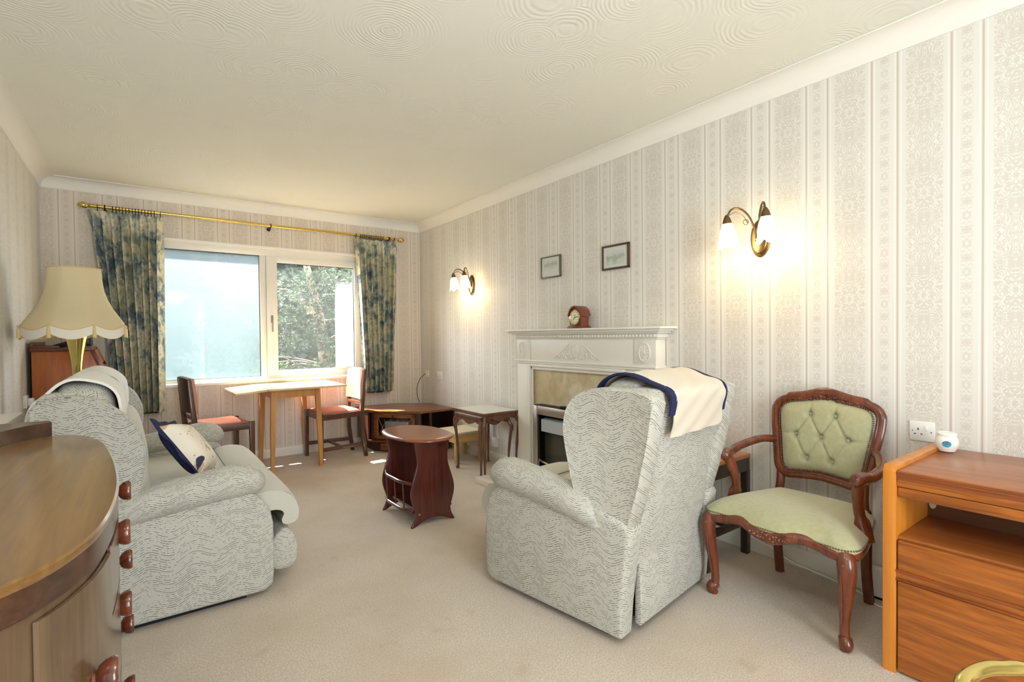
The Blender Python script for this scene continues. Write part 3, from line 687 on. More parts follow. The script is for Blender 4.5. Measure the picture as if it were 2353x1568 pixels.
for (a_, b_) in ((3.16, 3.345), (1.95, 2.21)):
    m_ = MB(); m_.box(-.085, 0, yl(a_), yl(b_), 0, .93, .003)
    m_.box(-.095, 0, yl(a_)-.006, yl(b_)+.008, 0, .135, .004).box(-.091, 0, yl(a_)-.004, yl(b_)+.005, .135, .150, .004)
    m_.build('pilaster', PAINT, fp)
m_ = MB()
for d_, w_, h_ in ((.105, .022, .0), (.094, .022, .022)):
    m_.box(-d_, -.08, yl(3.16)-h_-w_+.022, yl(3.16)-h_+.022, 0, .925-h_, .005); m_.box(-d_, -.08, yl(2.21)+h_-.022, yl(2.21)+h_+w_-.022, 0, .925-h_, .005)
    m_.box(-d_, -.08, yl(2.21), yl(3.16), .925-h_-w_, .925-h_, .005)
m_.build('inner_moulding', PAINT, fp)
MB().box(-.070, 0, yl(2.21), yl(3.16), .05, .90, smooth=False).build('marble_panel', MARB, fp)
he = MB(); he.box(2.10, Wd, 1.97, 3.36, 0, .048, .004).box(2.115, Wd, 1.985, 3.345, .03, .052, .003)
tag(he.build('hearth_slab', HEAR), 'low cream marble hearth slab on the carpet before the mantelpiece', 'hearth')
fi = thing('electric_fire', 'inset electric fire with brushed steel frame and curved chrome fender bars', 'electric fire', (2.53, 2.685, .052))
hw = .375
m_ = MB(); m_.box(-.085, -.07, -hw, -hw+.06, 0, .56, .002).box(-.085, -.07, hw-.06, hw, 0, .56, .002).box(-.085, -.07, -hw+.06, hw-.06, .495, .56, .002).build('front_frame', STEEL, fi)
m_ = MB(); m_.box(-.07, 0, -hw+.002, hw-.002, .556, .564).box(-.07, 0, -hw, -hw+.004, 0, .56).box(-.07, 0, hw-.004, hw, 0, .56).box(-.004, 0, -hw, hw, 0, .56).box(-.087, -.083, -hw+.056, -hw+.062, 0, .50).box(-.087, -.083, hw-.062, hw-.056, 0, .5)
m_.build('casing', BLACKM, fi)
MB().prism([(-.075, .46), (-.03, .47), (-.01, .38), (-.075, .37)], -hw+.085, hw-.085, 'y', .004, 2).build('heat_hood', GREYM, fi)
MB().box(-.02, -.012, -hw+.065, hw-.065, .10, .36).build('rear_panel', DKGL, fi)
m_ = MB()
for z_ in (.155, .105, .055):
    m_.tube(spline([(-.085, -hw+.07, z_), (-.125, -hw*.5, z_), (-.14, 0, z_), (-.125, hw*.5, z_), (-.085, hw-.07, z_)], 6), .0075, 8)
for y_ in (-.27, -.09, .09, .27): m_.tube([(-.09-.048*(1-(y_/hw)**2), y_, .03), (-.09-.048*(1-(y_/hw)**2), y_, .155)], .005, 6)
m_.ball((-.142, 0, .105), .014, 10)
m_.build('fender_bars', CHROME, fi)
m_ = MB(); rnd = random.Random(5)
for k in range(46): m_.ball((-.04+rnd.uniform(-.035, .02), rnd.uniform(-.28, .28), .05+rnd.uniform(0, .06)), rnd.uniform(.014, .024), 6, None, (1, 1.2, .8))
o = m_.build('coals', plain('black_coal', rgb(38, 36, 36), .6), fi); o['kind'] = 'stuff'
rm = MB(); rm.box(-.022, .022, -.07, .07, 0, .016, .006, 3, Matrix.Rotation(radians(18), 4, 'Z'))
o = rm.build('remote_control', PLASK); o.location = (2.49, 2.70, .617); tag(o, 'black remote control lying on top of the electric fire', 'remote control')

# ------------------------------------------------------------------ upholstered recliners
def recliner(name, label, cat, loc, rz, W, seats, group=None):
    t = thing(name, label, cat, loc, rz, group)
    prof = [(.0, .03), (.69, .026), (.722, .05), (.730, .12), (.728, .32), (.716, .385), (.68, .44), (.64, .475), (.60, .50), (.1, .49), (-.03, .455), (-.048, .43), (-.04, .38), (-.01, .15)]
    mir = lambda P: [Vector((W-p[0], p[1], p[2])) for p in P]
    for side in (0, 1):
        f = (lambda P: [Vector(p) for p in P]) if side == 0 else mir
        x0, x1 = (0, .095) if side == 0 else (W-.095, W)
        MB().prism(prof, x0, x1, 'x', .016, 4).build('side_panel', FAB, t, 60)
        # arm roll
        m_ = MB(); rg = []; n = 24
        st = [(.085, .43, .035, .02), (.095, .452, .058, .040), (.13, .462, .070, .066), (.25, .486, .072, .070), (.40, .508, .074, .073), (.53, .524, .076, .075), (.60, .527, .075, .073), (.65, .523, .066, .064), (.682, .516, .048, .046), (.70, .510, .024, .024), (.705, .508, .004, .004)]
        if side == 1: pass
        for (y, z, rx, rz_) in st:
            rg.append([(.042+rx*1.02*cos(2*pi*k/n), y+.02*sin(2*pi*k/n)*(1 if y < .6 else 0), z+rz_*sin(2*pi*k/n)) for k in range(n)])
        m_.loft([f(r_) for r_ in rg], True, True); m_.build('arm_roll', FAB, t, 70)
        # wing: outline (y,z) lofted over its thickness, puffed
        wo = sp2([(.208, .495), (.236, .60), (.260, .70), (.270, .78), (.252, .86), (.195, .920), (.11, .946), (0, .947), (-.10, .940), (-.135, .925)], 4, False)+[(-.142, .905), (-.115, .75), (-.075, .58), (-.035, .44), (-.02, .428), (.0, .428), (.10, .462)]
        if seats == 2:
            wo = sp2([(.245, .47), (.252, .55), (.266, .63), (.270, .716), (.252, .788), (.224, .838), (.173, .887), (.126, .921), (.063, .940), (.008, .939), (-.04, .923), (-.069, .896)], 4, False)+[(-.062, .75), (-.045, .58), (-.03, .44), (0, .428), (.1, .455)]
        cy = sum(p[0] for p in wo)/len(wo); cz = sum(p[1] for p in wo)/len(wo)
        rg = []
        for (x, sc, ins) in ((.016, .93, 0), (.012, .968, 0), (.017, .990, 0), (.030, 1.0, 0), (.085, 1.0, 0), (.10, .985, 0), (.108, .94, 0)):
            rg.append([Vector((x+.02*max(0, (q-.5))*0, cy+(p-cy)*sc, cz+(q-cz)*sc)) for p, q in wo])
        m_ = MB()
        RG = [[Vector((v.x if side == 0 else W-v.x, v.y, v.z)) for v in r_] for r_ in rg]
        bm_ = MB().loft(RG, True, True)
        # flat weave mapping on the wing face: reuse box projection
        bm_.uv = []
        for fc in bm_.f:
            for vi in fc:
                c = bm_.v[vi]; bm_.uv.append((c.y, c.z+c.x*.6))
        bm_.build('wing', FAB, t, 60)
    # back shell
    a, b = .10, W-.10
    def yb(z): return -.012-(z-.28)*(.155 if seats == 1 else .07)
    MB().prism([(yb(.275), .275), (yb(.60), .60), (yb(.93)+.004, .93), (yb(.93)+.02, .945), (.06, .95), (.10, .9), (.10, .30)], a, b, 'x', .012, 3).build('back_panel', FAB, t, 60)
    MB().prism([(-.014, .287), (.008, .287), (.012, .04), (-.012, .036), (-.022, .10)], a+.024, b-.003, 'x', .006, 2).build('back_flap', FAB, t, 60)
    MB().box(.10, W-.10, .02, .66, .06, .30).box(.05, W-.05, .08, .62, .0, .06).build('underframe', BLACKC, t)
    si = (W-.19)/seats
    for k in range(seats):
        x0 = .095+k*si; x1 = x0+si
        def seatf(x0=x0, x1=x1):
            pr = sp2([(.14, .40), (.14, .435), (.30, .430), (.50, .432), (.60, .436), (.632, .430), (.66, .444), (.72, .456), (.79, .445), (.84, .405), (.866, .345), (.866, .29), (.845, .262), (.80, .262), (.79, .29), (.80, .32), (.775, .345), (.70, .35), (.40, .35), (.16, .36)], 3)
            n = 10; rg = []
            for i in range(n+1):
                u = i/n; e = 1-abs(2*u-1)**6; cy_, cz_ = .55, .36
                rg.append([(x0+(x1-x0)*u, cy_+(p-cy_)*(.965+.035*e), cz_+(q-cz_)*(.86+.14*e)) for p, q in pr])
            return rg
        MB().loft(seatf(), True, True).build('seat_cushion', SEATF, t, 60)
        sm_ = MB(); sm_.tube([(x0+.02+(si-.04)*i_/10, .630, .4405) for i_ in range(11)], .0022, 5).tube(spline([(x0+.004, .50, .420), (x0+.004, .66, .428), (x0+.004, .78, .430), (x0+.004, .835, .385), (x0+.004, .845, .31), (x0+.004, .82, .275)], 5), .003, 5).tube(spline([(x1-.004, .50, .420), (x1-.004, .66, .428), (x1-.004, .78, .430), (x1-.004, .835, .385), (x1-.004, .845, .31), (x1-.004, .82, .275)], 5), .003, 5)
        sm_.build('seam_piping', SEAM, t)
        # back cushion + head cushion
        def lean(p): return Vector((p.x, p.y-(p.z-.45)*.17, p.z))
        MB().pad(((x0+x1)/2, .185, .60), (si-.004, .23, .37), .42, None, 32, lean).build('back_cushion', SEATF, t, 60)
        MB().pad(((x0+x1)/2, .155, .868), (si-.002, .185, .228), .5, None, 32, lean).build('head_cushion', FAB, t, 60)
        m_ = MB(); pr = sp2([(.795, .06), (.835, .07), (.852, .13), (.842, .2), (.815, .245), (.78, .25), (.74, .2), (.74, .08)], 3)
        m_.prism(pr, x0+.004, x1-.004, 'x', .012, 3).build('footrest', FAB, t, 60)
    return t
RC = recliner('recliner_chair', 'high-winged recliner armchair in wavy grey-cream weave, its back turned, with a navy-edged cover', 'armchair', (1.395, 1.255, 0), .15, .745, 1)
SF = recliner('two_seat_sofa', 'two-seat winged sofa in wavy grey-cream weave along the left wall', 'sofa', (-.255, 3.93, 0), -pi/2, 1.475, 2)

def drape(prof, x0, x1, mat, name, parent=None, th=.004, nx=10, wav=.003, taper=0., seed=0):
    """cloth strip following profile (y,z) between x0 and x1"""
    P = [Vector((0, a, b)) for a, b in prof]; N = []
    for i, p in enumerate(P):
        t_ = (P[min(i+1, len(P)-1)]-P[max(i-1, 0)]).normalized(); N.append(Vector((0, -t_.z, t_.y)))
    rows = []
    for i in range(nx+1):
        u = i/nx; row_o = []; row_i = []
        for j, p in enumerate(P):
            x_ = x0+(x1-x0)*u+taper*(u-.5)*(j/len(P)); wv = wav*sin(u*17+j*.7+seed)
            row_o.append(Vector((x_, p.y, p.z))+N[j]*(th+wv)); row_i.append(Vector((x_, p.y, p.z))+N[j]*wv)
        rows.append(row_o+row_i[::-1])
    m_ = MB().loft(rows, True, True); return m_.build(name, mat, parent, 60)
cv = thing('chair_back_cover', 'cream cotton cover with navy borders draped over the back-turned armchair', 'chair cover', (1.395, 1.255, 0), .15)
pr = [(.196, .84), (.196, .89), (.176, .945), (.135, .982), (.07, 1.0), (.0, .990), (-.065, .968), (-.120, .949), (-.142, .93), (-.146, .90), (-.138, .85), (-.130, .80), (-.124, .765)]
prs = [(p.x, p.y) for p in spline([(a, b, 0) for a, b in pr], 4)]
drape(prs, .165, .60, CREAM, 'cover_cloth', cv, .004, 20, .0025)
drape(prs[:-8], .130, .170, NAVY, 'navy_border', cv, .007, 4, .001)
drape(prs[:-6], .598, .620, NAVY, 'navy_border', cv, .007, 4, .001)
# sofa head covers (in sofa axes)
for k, (lab, xx) in enumerate((('cream-white linen head cover with scalloped edge on the sofa seat nearest the viewer', (1.475-.095-.60, 1.475-.125)), ('cream-white linen head cover on the far sofa seat, by the lamp', (.12, .70)))):
    pr = [(.202, .80), (.200, .86), (.184, .93), (.137, .980), (.065, 1.000), (.005, .985), (-.045, .940), (-.078, .900), (-.098, .84), (-.10, .72)]
    prs = [(p.x, p.y) for p in spline([(a, b, 0) for a, b in pr], 4)]
    o = drape(prs, xx[0]+.03, xx[1]-.03, WHITEC, 'head_cover', None, .010, 16, .002)
    o.location = (-.255, 3.93, 0); o.rotation_euler = (0, 0, -pi/2); tag(o, lab, 'head cover', 'linen head covers on the sofa')

# scatter cushion
pc = thing('scatter_cushion', 'cream scatter cushion with navy edging and flower print, standing on the sofa', 'cushion', (.185, 2.98, .435))
nrm = Vector((.80, -.14, .58)).normalized(); upv = (Vector((-.2, .25, 1))-nrm*Vector((-.2, .25, 1)).dot(nrm)).normalized(); rt = upv.cross(nrm)
MC = Matrix(((rt.x, upv.x, nrm.x, 0), (rt.y, upv.y, nrm.y, 0), (rt.z, upv.z, nrm.z, .165), (0, 0, 0, 1)))
def cush(sz, zf):
    n = 20; rings_ = []
    for i in range(n+1):
        row = []
        for j in range(n+1):
            a = 2*i/n-1; b = 2*j/n-1; pin = 1-.07*(1-a*a)*abs(b)**3-.0; pin2 = 1-.07*(1-b*b)*abs(a)**3
            h = zf*((1-a**4)*(1-b**4))**.6
            row.append(Vector((a*sz*pin2, b*sz*pin, h)))
        rings_.append(row)
    return rings_
g = G('cushion_print'); v = g.coord(); n = g.noise(v, 13, 3, .6, .5); n2 = g.noise(v, 7.5, 2, .5, 1.)
c = g.mix(g.ramp(n, [(.57, (0, 0, 0)), (.60, (1, 1, 1))]), rgb(238, 230, 212), rgb(206, 176, 154)); c = g.mix(g.ramp(n2, [(.62, (0, 0, 0)), (.635, (1, 1, 1))]), c, rgb(64, 66, 90)); CP = g.set(c, .9, 0, .1)
MB().loft(cush(.150, .078), False, False, MC).build('printed_front', CP, pc, 80)
MB().loft(cush(.150, -.05), False, False, MC).build('navy_back', NAVY, pc, 80)
fl = MB(); rim = []
for k in range(80):
    a = 2*pi*k/80; ca, sa_ = cos(a), sin(a); m = max(abs(ca), abs(sa_)); x_, y_ = ca/m, sa_/m
    px = x_*(1-.07*(1-y_*y_)*abs(x_)**3); py = y_*(1-.07*(1-x_*x_)*abs(y_)**3)
    rim.append([Vector((px*.148, py*.148, .004)), Vector((px*.188, py*.188, .004+.005*sin(9*a))), Vector((px*.188, py*.188, -.002+.005*sin(9*a))), Vector((px*.148, py*.148, -.004))])
fl.loft(rim, True, False, MC, True, True); fl.build('navy_flange', NAVY, pc, 60)

# ------------------------------------------------------------------ carved green armchair
def french():
    t = thing('carved_armchair', 'carved wooden open armchair in buttoned sage green velvet by the teak unit', 'armchair', (2.25, 1.015, 0), pi/2)
    for s_ in (-1, 1):
        m_ = MB(); P = spline([(s_*.248, .205, .362), (s_*.270, .232, .330), (s_*.272, .232, .27), (s_*.262, .218, .17), (s_*.256, .208, .08), (s_*.258, .210, .045), (s_*.266, .222, .028), (s_*.262, .216, .012), (s_*.258, .210, 0)], 4)
        rr = []
        for p in P:
            z = p.z; rr.append(.0175+.014*max(0, min(1, (z-.10)/.2)) if z > .05 else (.023 if .018 < z < .05 else .0175))
        m_.tube(P, rr, 12)
        m_.ball((s_*.268, .248, .345), .014, 8, None, (1.2, .7, 1)).ball((s_*.270, .256, .322), .011, 8).ball((s_*.270, .253, .300), .009, 8).ball((s_*.269, .250, .282), .007, 8)
        m_.tube(spline([(s_*.262, .262, .29), (s_*.262, .250, .2), (s_*.255, .232, .10)], 5), .003, 5)
        m_.build('leg', FRW, t)
        m_ = MB(); m_.tube(spline([(s_*.185, -.195, .40), (s_*.186, -.20, .30), (s_*.184, -.205, .15), (s_*.186, -.23, 0)], 4), .021, 8); m_.build('leg', FRW, t)
    # seat rail
    half = [(0, .262), (.07, .258), (.14, .240), (.20, .236), (.25, .240), (.285, .215), (.292, .16), (.275, .06), (.245, -.06), (.215, -.17), (.195, -.215), (.1, -.225), (0, -.225)]
    out = half+[(-a, b) for a, b in half[-2:0:-1]]
    so = sp2(out, 4)
    m_ = MB()
    P = []; rr = []
    for (a, b) in so:
        fr_ = max(0, (b-.1)/.16); drop = (.012*cos(a/.25*2*pi) if abs(a) < .27 else .012)*fr_
        P.append((a*.985, b*.985, .356-drop*.9)); rr.append((.021+(.010*exp(-(a/.07)**2) if b > .1 else 0), .016))
    m_.tube(P, rr, 10, True, None, 1., True, (0, 0, 1))
    rnd = random.Random(3)
    for k in range(26):
        a = rnd.uniform(-.075, .075); m_.ball((a, .272-.6*a*a, .345+rnd.uniform(-.018, .018)*(1-abs(a)/.09)), rnd.uniform(.004, .008), 6)
    m_.build('seat_rail', FRW, t)
    m_ = MB(); rg = []
    for i in range(15):
        r_ = i/14; 
        rg.append([(a*r_*1.0, b*r_+.0, .378+.062*(1-r_**5.0)) for a, b in so] if r_ > 0 else [(a*.001, b*.001, .440) for a, b in so])
    rg.append([(a*1.008, b*1.008, .366) for a, b in so]); rg.append([(a*.99, b*.99, .352) for a, b in so]); 
    rg = [[(p[0]*1.02, p[1]*1.02, p[2]) for p in r_] for r_ in rg]
    m_.loft(rg, True, False); m_.build('seat_pad', GREENV, t, 80)
    # backrest
    def yb(z): return -.205-(z-.45)*.20
    hb = [(0, .872), (.05, .864), (.10, .852), (.16, .842), (.20, .825), (.218, .79), (.216, .73), (.205, .66), (.193, .58), (.180, .52), (.150, .490), (.08, .496), (0, .503)]
    ob = hb+[(-a, b) for a, b in hb[-2:0:-1]]; ob = sp2(ob, 4)
    m_ = MB(); m_.tube([(a, yb(b)+.004, b-(.008 if b > .8 else 0)) for a, b in ob], [(.021+(.008 if b > .84 else 0)+.004*exp(-(a/.05)**2)*(b > .8), .017) for a, b in ob], 10, True)
    m_.tube([(a*.955, yb(b)+.016, .68+(b-.68)*.955) for a, b in ob], .006, 6, True)
    for s_ in (-1, 1): m_.tube(spline([(s_*.172, yb(.50), .50), (s_*.172, -.208, .44), (s_*.18, -.20, .37)], 4), .02, 8)
    for k in range(34):
        a = rnd.uniform(-.14, .14); m_.ball((a, yb(.85)+.023, .853-abs(a)*.13+rnd.uniform(-.010, .012)), rnd.uniform(.004, .007), 6, None, (1.4, .8, .8))
    m_.tube([(.03*cos(a_*pi/6)*(1-.4*(a_ % 2)), yb(.86)+.022, .857+.018*sin(a_*pi/6)*(1-.4*(a_ % 2))) for a_ in range(12)], .004, 5, True)
    m_.build('back_frame', FRW, t)
    ins = [(a*.87, .682+(b-.682)*.865) for a, b in ob]
    B = [(-.052, .775), (.052, .775), (-.108, .678), (0, .678), (.108, .678), (-.052, .578), (.052, .578)]
    seg = [(0, 2), (0, 3), (1, 3), (1, 4), (2, 5), (3, 5), (3, 6), (4, 6)]
    ex = [((-.052, .775), (-.052, .86)), ((.052, .775), (.052, .86)), ((-.108, .678), (-.2, .678)), ((.108, .678), (.2, .678)), ((-.052, .578), (-.052, .5)), ((.052, .578), (.052, .5))]
    sg = [(B[a], B[b]) for a, b in seg]+ex
    def dseg(p, q, x, y):
        dx, dy = q[0]-p[0], q[1]-p[1]; t_ = max(0, min(1, ((x-p[0])*dx+(y-p[1])*dy)/(dx*dx+dy*dy))); return sqrt((x-p[0]-t_*dx)**2+(y-p[1]-t_*dy)**2)
    rg = []; nr = 44
    per = []
    for k in range(len(ins)):
        a, b = ins[k], ins[(k+1) % len(ins)]; per += [a, ((a[0]+b[0])/2, (a[1]+b[1])/2)]
    for i in range(nr+1):
        r_ = max(.002, i/nr); row = []
        for (a, b) in per:
            x_, z_ = a*r_, .682+(b-.682)*r_
            h = .034*(1-r_**7)
            h -= min(.026, .026*sum(exp(-(((x_-p)**2+(z_-q)**2)/.00022)) for p, q in B)) if r_ < .97 else 0
            dm = min(dseg(p, q, x_, z_) for p, q in sg)
            h -= .008*exp(-(dm/.006)**2)*(1-r_**10)
            row.append((x_, yb(z_)+.012+h, z_))
        rg.append(row)
    bp = MB().loft(rg, True, False).build('back_pad', GREENV, t, 80)
    for p, q in B: MB().ball((p, yb(q)+.024, q), .0085, 10, None, (1, .5, 1)).build('button', GREENV, bp)
    # nail trim
    m_ = MB()
    def beads(path, sp_, r_, col=None):
        acc = 0; last = Vector(path[0])
        for p in path[1:]+path[:1]:
            p = Vector(p); d_ = (p-last).length
            while acc+d_ >= sp_:
                last = last+(p-last).normalized()*(sp_-acc); d_ = (p-last).length; acc = 0; m_.ball(last, r_, 6)
            acc += d_; last = p
    beads([(a*1.025, yb(.682+(b-.682)*1.02)+.017, .682+(b-.682)*1.02) for a, b in ins], .0095, .0036)
    fr_ = [(a*1.028, b*1.028, .372) for a, b in so if b > -.1]; k0 = max(range(len(fr_)), key=lambda i: -fr_[i][0]*0+(fr_[i][1] < -.09)*1)
    lf = sorted(fr_, key=lambda p: atan2(p[0], p[1]+.1)); 
    acc = 0; last = Vector(lf[0])
    for p in lf[1:]:
        p = Vector(p); 
        while (p-last).length > .0095: last = last+(p-last).normalized()*.0095; m_.ball(last, .0036, 6)
    o = m_.build('nail_trim', ANTIQ, t); o['kind'] = 'stuff'
    for s_ in (-1, 1):
        m_ = MB()
        m_.tube(spline([(s_*.205, yb(.63)+.005, .635), (s_*.245, -.165, .640), (s_*.283, -.06, .618), (s_*.284, .03, .602), (s_*.270, .09, .604), (s_*.264, .112, .598)], 5), [.018]*6+[.019]*6+[.021]*6+[.024]*4+[.025]*4, 10)
        m_.ball((s_*.263, .112, .600), .027, 12, None, (1, 1.05, .95))
        m_.tube([(s_*(.263+.0), .112+.016*cos(a*pi/6), .600+.016*sin(a*pi/6)) for a in range(12)], .014, 6, True)
        m_.tube(spline([(s_*.262, .095, .59), (s_*.250, .072, .53), (s_*.247, .050, .46), (s_*.262, .045, .40), (s_*.272, .05, .355)], 4), [(.022, .018)]*5+[(.020, .018)]*5+[(.028, .019)]*7, 10)
        m_.build('arm', FRW, t)
    return t
french()

# ------------------------------------------------------------------ dining chairs
def dchair(loc, rz, label):
    t = thing('dining_chair', label, 'chair', loc, rz, 'dark wood dining chairs at the drop-leaf table')
    for s_ in (-1, 1):
        MB().prism([(.205, 0), (.235, 0), (.240, .455), (.200, .455)], s_*.215-.019, s_*.215+.019, 'x', .003).build('leg', DCH, t)
        P = [(-.235, 0), (-.203, 0), (-.168, .25), (-.165, .45), (-.205, .825), (-.232, .828), (-.202, .45), (-.202, .25)]
        MB().prism(P, s_*.172-.017, s_*.172+.017, 'x', .003).build('leg', DCH, t)
        MB().prism([(s_*.20-.012, -.19), (s_*.20+.012, -.19), (s_*.225+.0, .215), (s_*.205, .215)] if 0 else [(s_*.168-.010, -.19), (s_*.168+.010, -.19), (s_*.21+.010, .21), (s_*.21-.010, .21)], .105, .140, 'z', .002).build('stretcher', DCH, t)
    MB().box(-.19, .19, .01, .035, .112, .134, .002).build('stretcher', DCH, t)
    fr_ = MB(); fr_.box(-.2, .2, .200, .222, .392, .445, .002).box(-.165, .165, -.195, -.172, .392, .445, .002)
    for s_ in (-1, 1): fr_.prism([(s_*.178-.011, -.19), (s_*.178+.011, -.19), (s_*.218+.011, .21), (s_*.218-.011, .21)], .392, .445, 'z', .002)
    fr_.build('seat_frame', DCH, t)
    def so_(r_, z): return [(x_*r_, y_*r_, z) for x_, y_ in sp2([(0, .205), (.19, .20), (.203, .18), (.175, -.12), (.162, -.16), (0, -.165), (-.162, -.16), (-.175, -.12), (-.203, .18), (-.19, .20)], 3)]
    MB().loft([so_(.99, .43), so_(1.0, .448), so_(.97, .458), so_(.8, .466), so_(.4, .471), so_(.01, .472)], True, True).build('seat_pad', SALMON, t, 60)
    n = 8; rg = []; rg2 = []
    for i in range(n+1):
        u = 2*i/n-1; cv_ = -.022*(1-u*u)
        def yy(z): return -.178-(z-.45)*.098
        def row(d0, d1):
            return [(u*.188, yy(.56)+cv_+d1, .56), (u*.188, yy(.56)+cv_+d0, .552), (u*.188, yy(.7)+cv_+d0+(.006 if d0 > 0 else 0), .70), (u*.186, yy(.835)+cv_+d0, .835+.012*(1-u*u)), (u*.186, yy(.835)+cv_+d1, .838+.012*(1-u*u))]
        rg.append(row(.028, .004)); rg2.append([(u*.186, yy(.56)+cv_+.004, .562), (u*.186, yy(.835)+cv_+.004, .835+.012*(1-u*u)), (u*.186, yy(.835)+cv_-.012, .833+.012*(1-u*u)), (u*.186, yy(.56)+cv_-.012, .562)])
    MB().loft(rg, True, True).build('backrest_pad', LEATH, t, 50)
    MB().loft(rg2, True, True).build('backrest_shell', BROWNL, t, 50)
    MB().box(-.165, .165, -.192, -.172, .50, .53, .004).build('back_rail', DCH, t)
    return t
dchair((1.53, 4.955, 0), pi/2+.04, 'dark wood dining chair with sunlit salmon upholstered back, right of the drop-leaf table')
dchair((.505, 4.90, 0), -radians(82), 'dark wood dining chair with salmon seat pad, left of the drop-leaf table')

# ------------------------------------------------------------------ drop-leaf table
dt = thing('drop_leaf_table', 'small honey oak drop-leaf table with splayed legs beneath the window', 'table', (1.09, 4.93, 0))
MB().box(-.225, .215, -.33, .30, .704, .722, .003).build('table_top', OAKT, dt)
MB().box(.218, .43, -.33, .30, .704, .721, .003).build('leaf', OAKT, dt)
MB().box(-.245, 0, -.33, .30, -.009, .009, .003, 2, Matrix.Translation((-.228, 0, .713)) @ Matrix.Rotation(radians(-4.5), 4, 'Y')).build('leaf', OAKT, dt)
ap = MB(); ap.box(-.17, .19, -.242, -.224, .632, .704).box(-.17, .19, .224, .242, .632, .704).box(-.185, -.168, -.25, .25, .632, .704).box(.188, .203, -.25, .25, .632, .704); ap.build('apron', OAKL, dt)
for sx_, x_ in ((-1, -.17), (1, .19)):
    for sy_ in (-1, 1):
        rg = []
        for (z, k, q) in ((.704, 0, .021), (.62, .003, .021), (.3, .014, .019), (0, .022, .014)):
            cx, cy = x_+sx_*k, sy_*(.235+k*.9)+.0; rg.append([(cx-q, cy-q, z), (cx+q, cy-q, z), (cx+q, cy+q, z), (cx-q, cy+q, z)])
        MB().loft(rg, True, True).ball((x_-sx_*.0, sy_*.257, .685), .005, 6).ball((x_, sy_*.257, .655), .005, 6).build('leg', OAKL, dt, 30)

# ------------------------------------------------------------------ corner tv cabinet
tv = thing('corner_tv_cabinet', 'oak corner television cabinet with leaded glass front in the far corner', 'cabinet', (2.2, 4.9, 0))
def q(x, y): return (x-2.2, y-4.9)
hexa = [q(1.83, 5.272), q(1.83, 4.90), q(2.21, 4.48), q(2.582, 4.50), q(2.582, 5.0), q(2.25, 5.272)]
MB().prism(hexa, .398, .420, 'z', .004).build('cabinet_top', TVW, tv)
MB().prism([(x*.97, y*.97) for x, y in hexa], .105, .122, 'z', .002).build('shelf', TVW, tv)
MB().prism([q(1.90, 5.24), q(1.90, 4.94), q(2.23, 4.56), q(2.54, 4.56), q(2.54, 4.98), q(2.22, 5.24)], 0, .105, 'z', .003).build('plinth', TVD, tv)
MB().box(2.565-2.2, 2.58-2.2, 4.51-4.9, 4.98-4.9, .12, .40).box(2.34-2.2, 2.36-2.2, 4.60-4.9, 5.10-4.9, .12, .40).box(1.84-2.2, 1.86-2.2, 4.95-4.9, 5.25-4.9, .12, .40).box(1.86-2.2, 2.28-2.2, 5.24-4.9, 5.255-4.9, .12, .40).build('side_board', TVD, tv)
A = Vector((1.865-2.2, 4.915-4.9, 0)); B_ = Vector((2.215-2.2, 4.525-4.9, 0)); ax = (B_-A).normalized(); ay = Vector((-ax.y, ax.x, 0)); MD = Matrix(((ax.x, ay.x, 0, A.x), (ax.y, ay.y, 0, A.y), (0, 0, 1, 0), (0, 0, 0, 1))); LD = (B_-A).length
MB().box(0, .03, -.012, .012, .12, .40, .002, 2, MD).box(LD-.06, LD, -.012, .03, .12, .40, .002, 2, MD).build('post', TVD, tv)
dr = MB(); dr.box(.03, LD-.06, -.018, 0, .35, .392, .003, 2, MD).box(.03, LD-.06, -.018, 0, .135, .17, .003, 2, MD).box(.03, .075, -.018, 0, .135, .392, .003, 2, MD).box(LD-.095, LD-.06, -.018, 0, .135, .392, .003, 2, MD)
door = dr.build('door', TVW, tv)
MB().box(.075, LD-.095, -.010, -.007, .17, .35, 0, 1, MD).build('door_glass', GLASSP, door)
ld = MB(); x0, x1, z0, z1 = .078, LD-.098, .172, .348; wq = (x1-x0)
def ln(a, b, c, d): ld.tube([MD @ Vector((a, -.012, b)), MD @ Vector((c, -.012, d))], .0016, 5)
ln(x0, z1, x0+.075, z0); ln(x0, z0, x0+.075, z1-.04)
for k in range(4): ln(x0+.06+k*wq*.2, z1-.02, x0+.06+(k+.5)*wq*.2, z1-.065); ln(x0+.06+(k+.5)*wq*.2, z1-.065, x0+.06+(k+1)*wq*.2, z1-.02)
ln(x1, z1, x1-.05, z0); ld.build('lead_came', plain('grey_lead', rgb(150, 148, 140), .5, .3), door)
MB().tube([MD @ Vector((LD*.46, -.024, .378)), MD @ Vector((LD*.46, -.026, .355))], .004, 6).tube([MD @ Vector((LD*.46+.012*cos(a*pi/6), -.028, .345+.012*sin(a*pi/6))) for a in range(12)], .003, 6, True).build('drop_handle', DKBR, door)
pr_ = MB(); pr_.box(.10, LD-.10, -.022, 0, .02, .095, .003, 2, MD); dw_ = pr_.build('drawer', TVW, tv); MB().ball(MD @ Vector((.13, -.028, .06)), .006, 8).build('knob', DKBR, dw_)
vc = MB(); vc.box(.11, .36, .06, .26, .128, .30, .006, 2, MD); o = vc.build('video_recorder', plain('silver_grey_box', rgb(150, 148, 142), .5)); o.location = (2.2, 4.9, 0); tag(o, 'silver-grey box behind the leaded glass of the corner cabinet', 'video recorder')
o = MB().box(-.018, .018, -.02, .02, 0, .07, .006).tube(spline([(0, 0, .06), (.02, .01, .10), (.05, .02, .05)], 4), .006, 6).build('adaptor_plug', PLASK); o.location = (1.90, 4.98+.12, .122); tag(o, 'black adaptor on the open left shelf of the corner cabinet', 'adaptor')
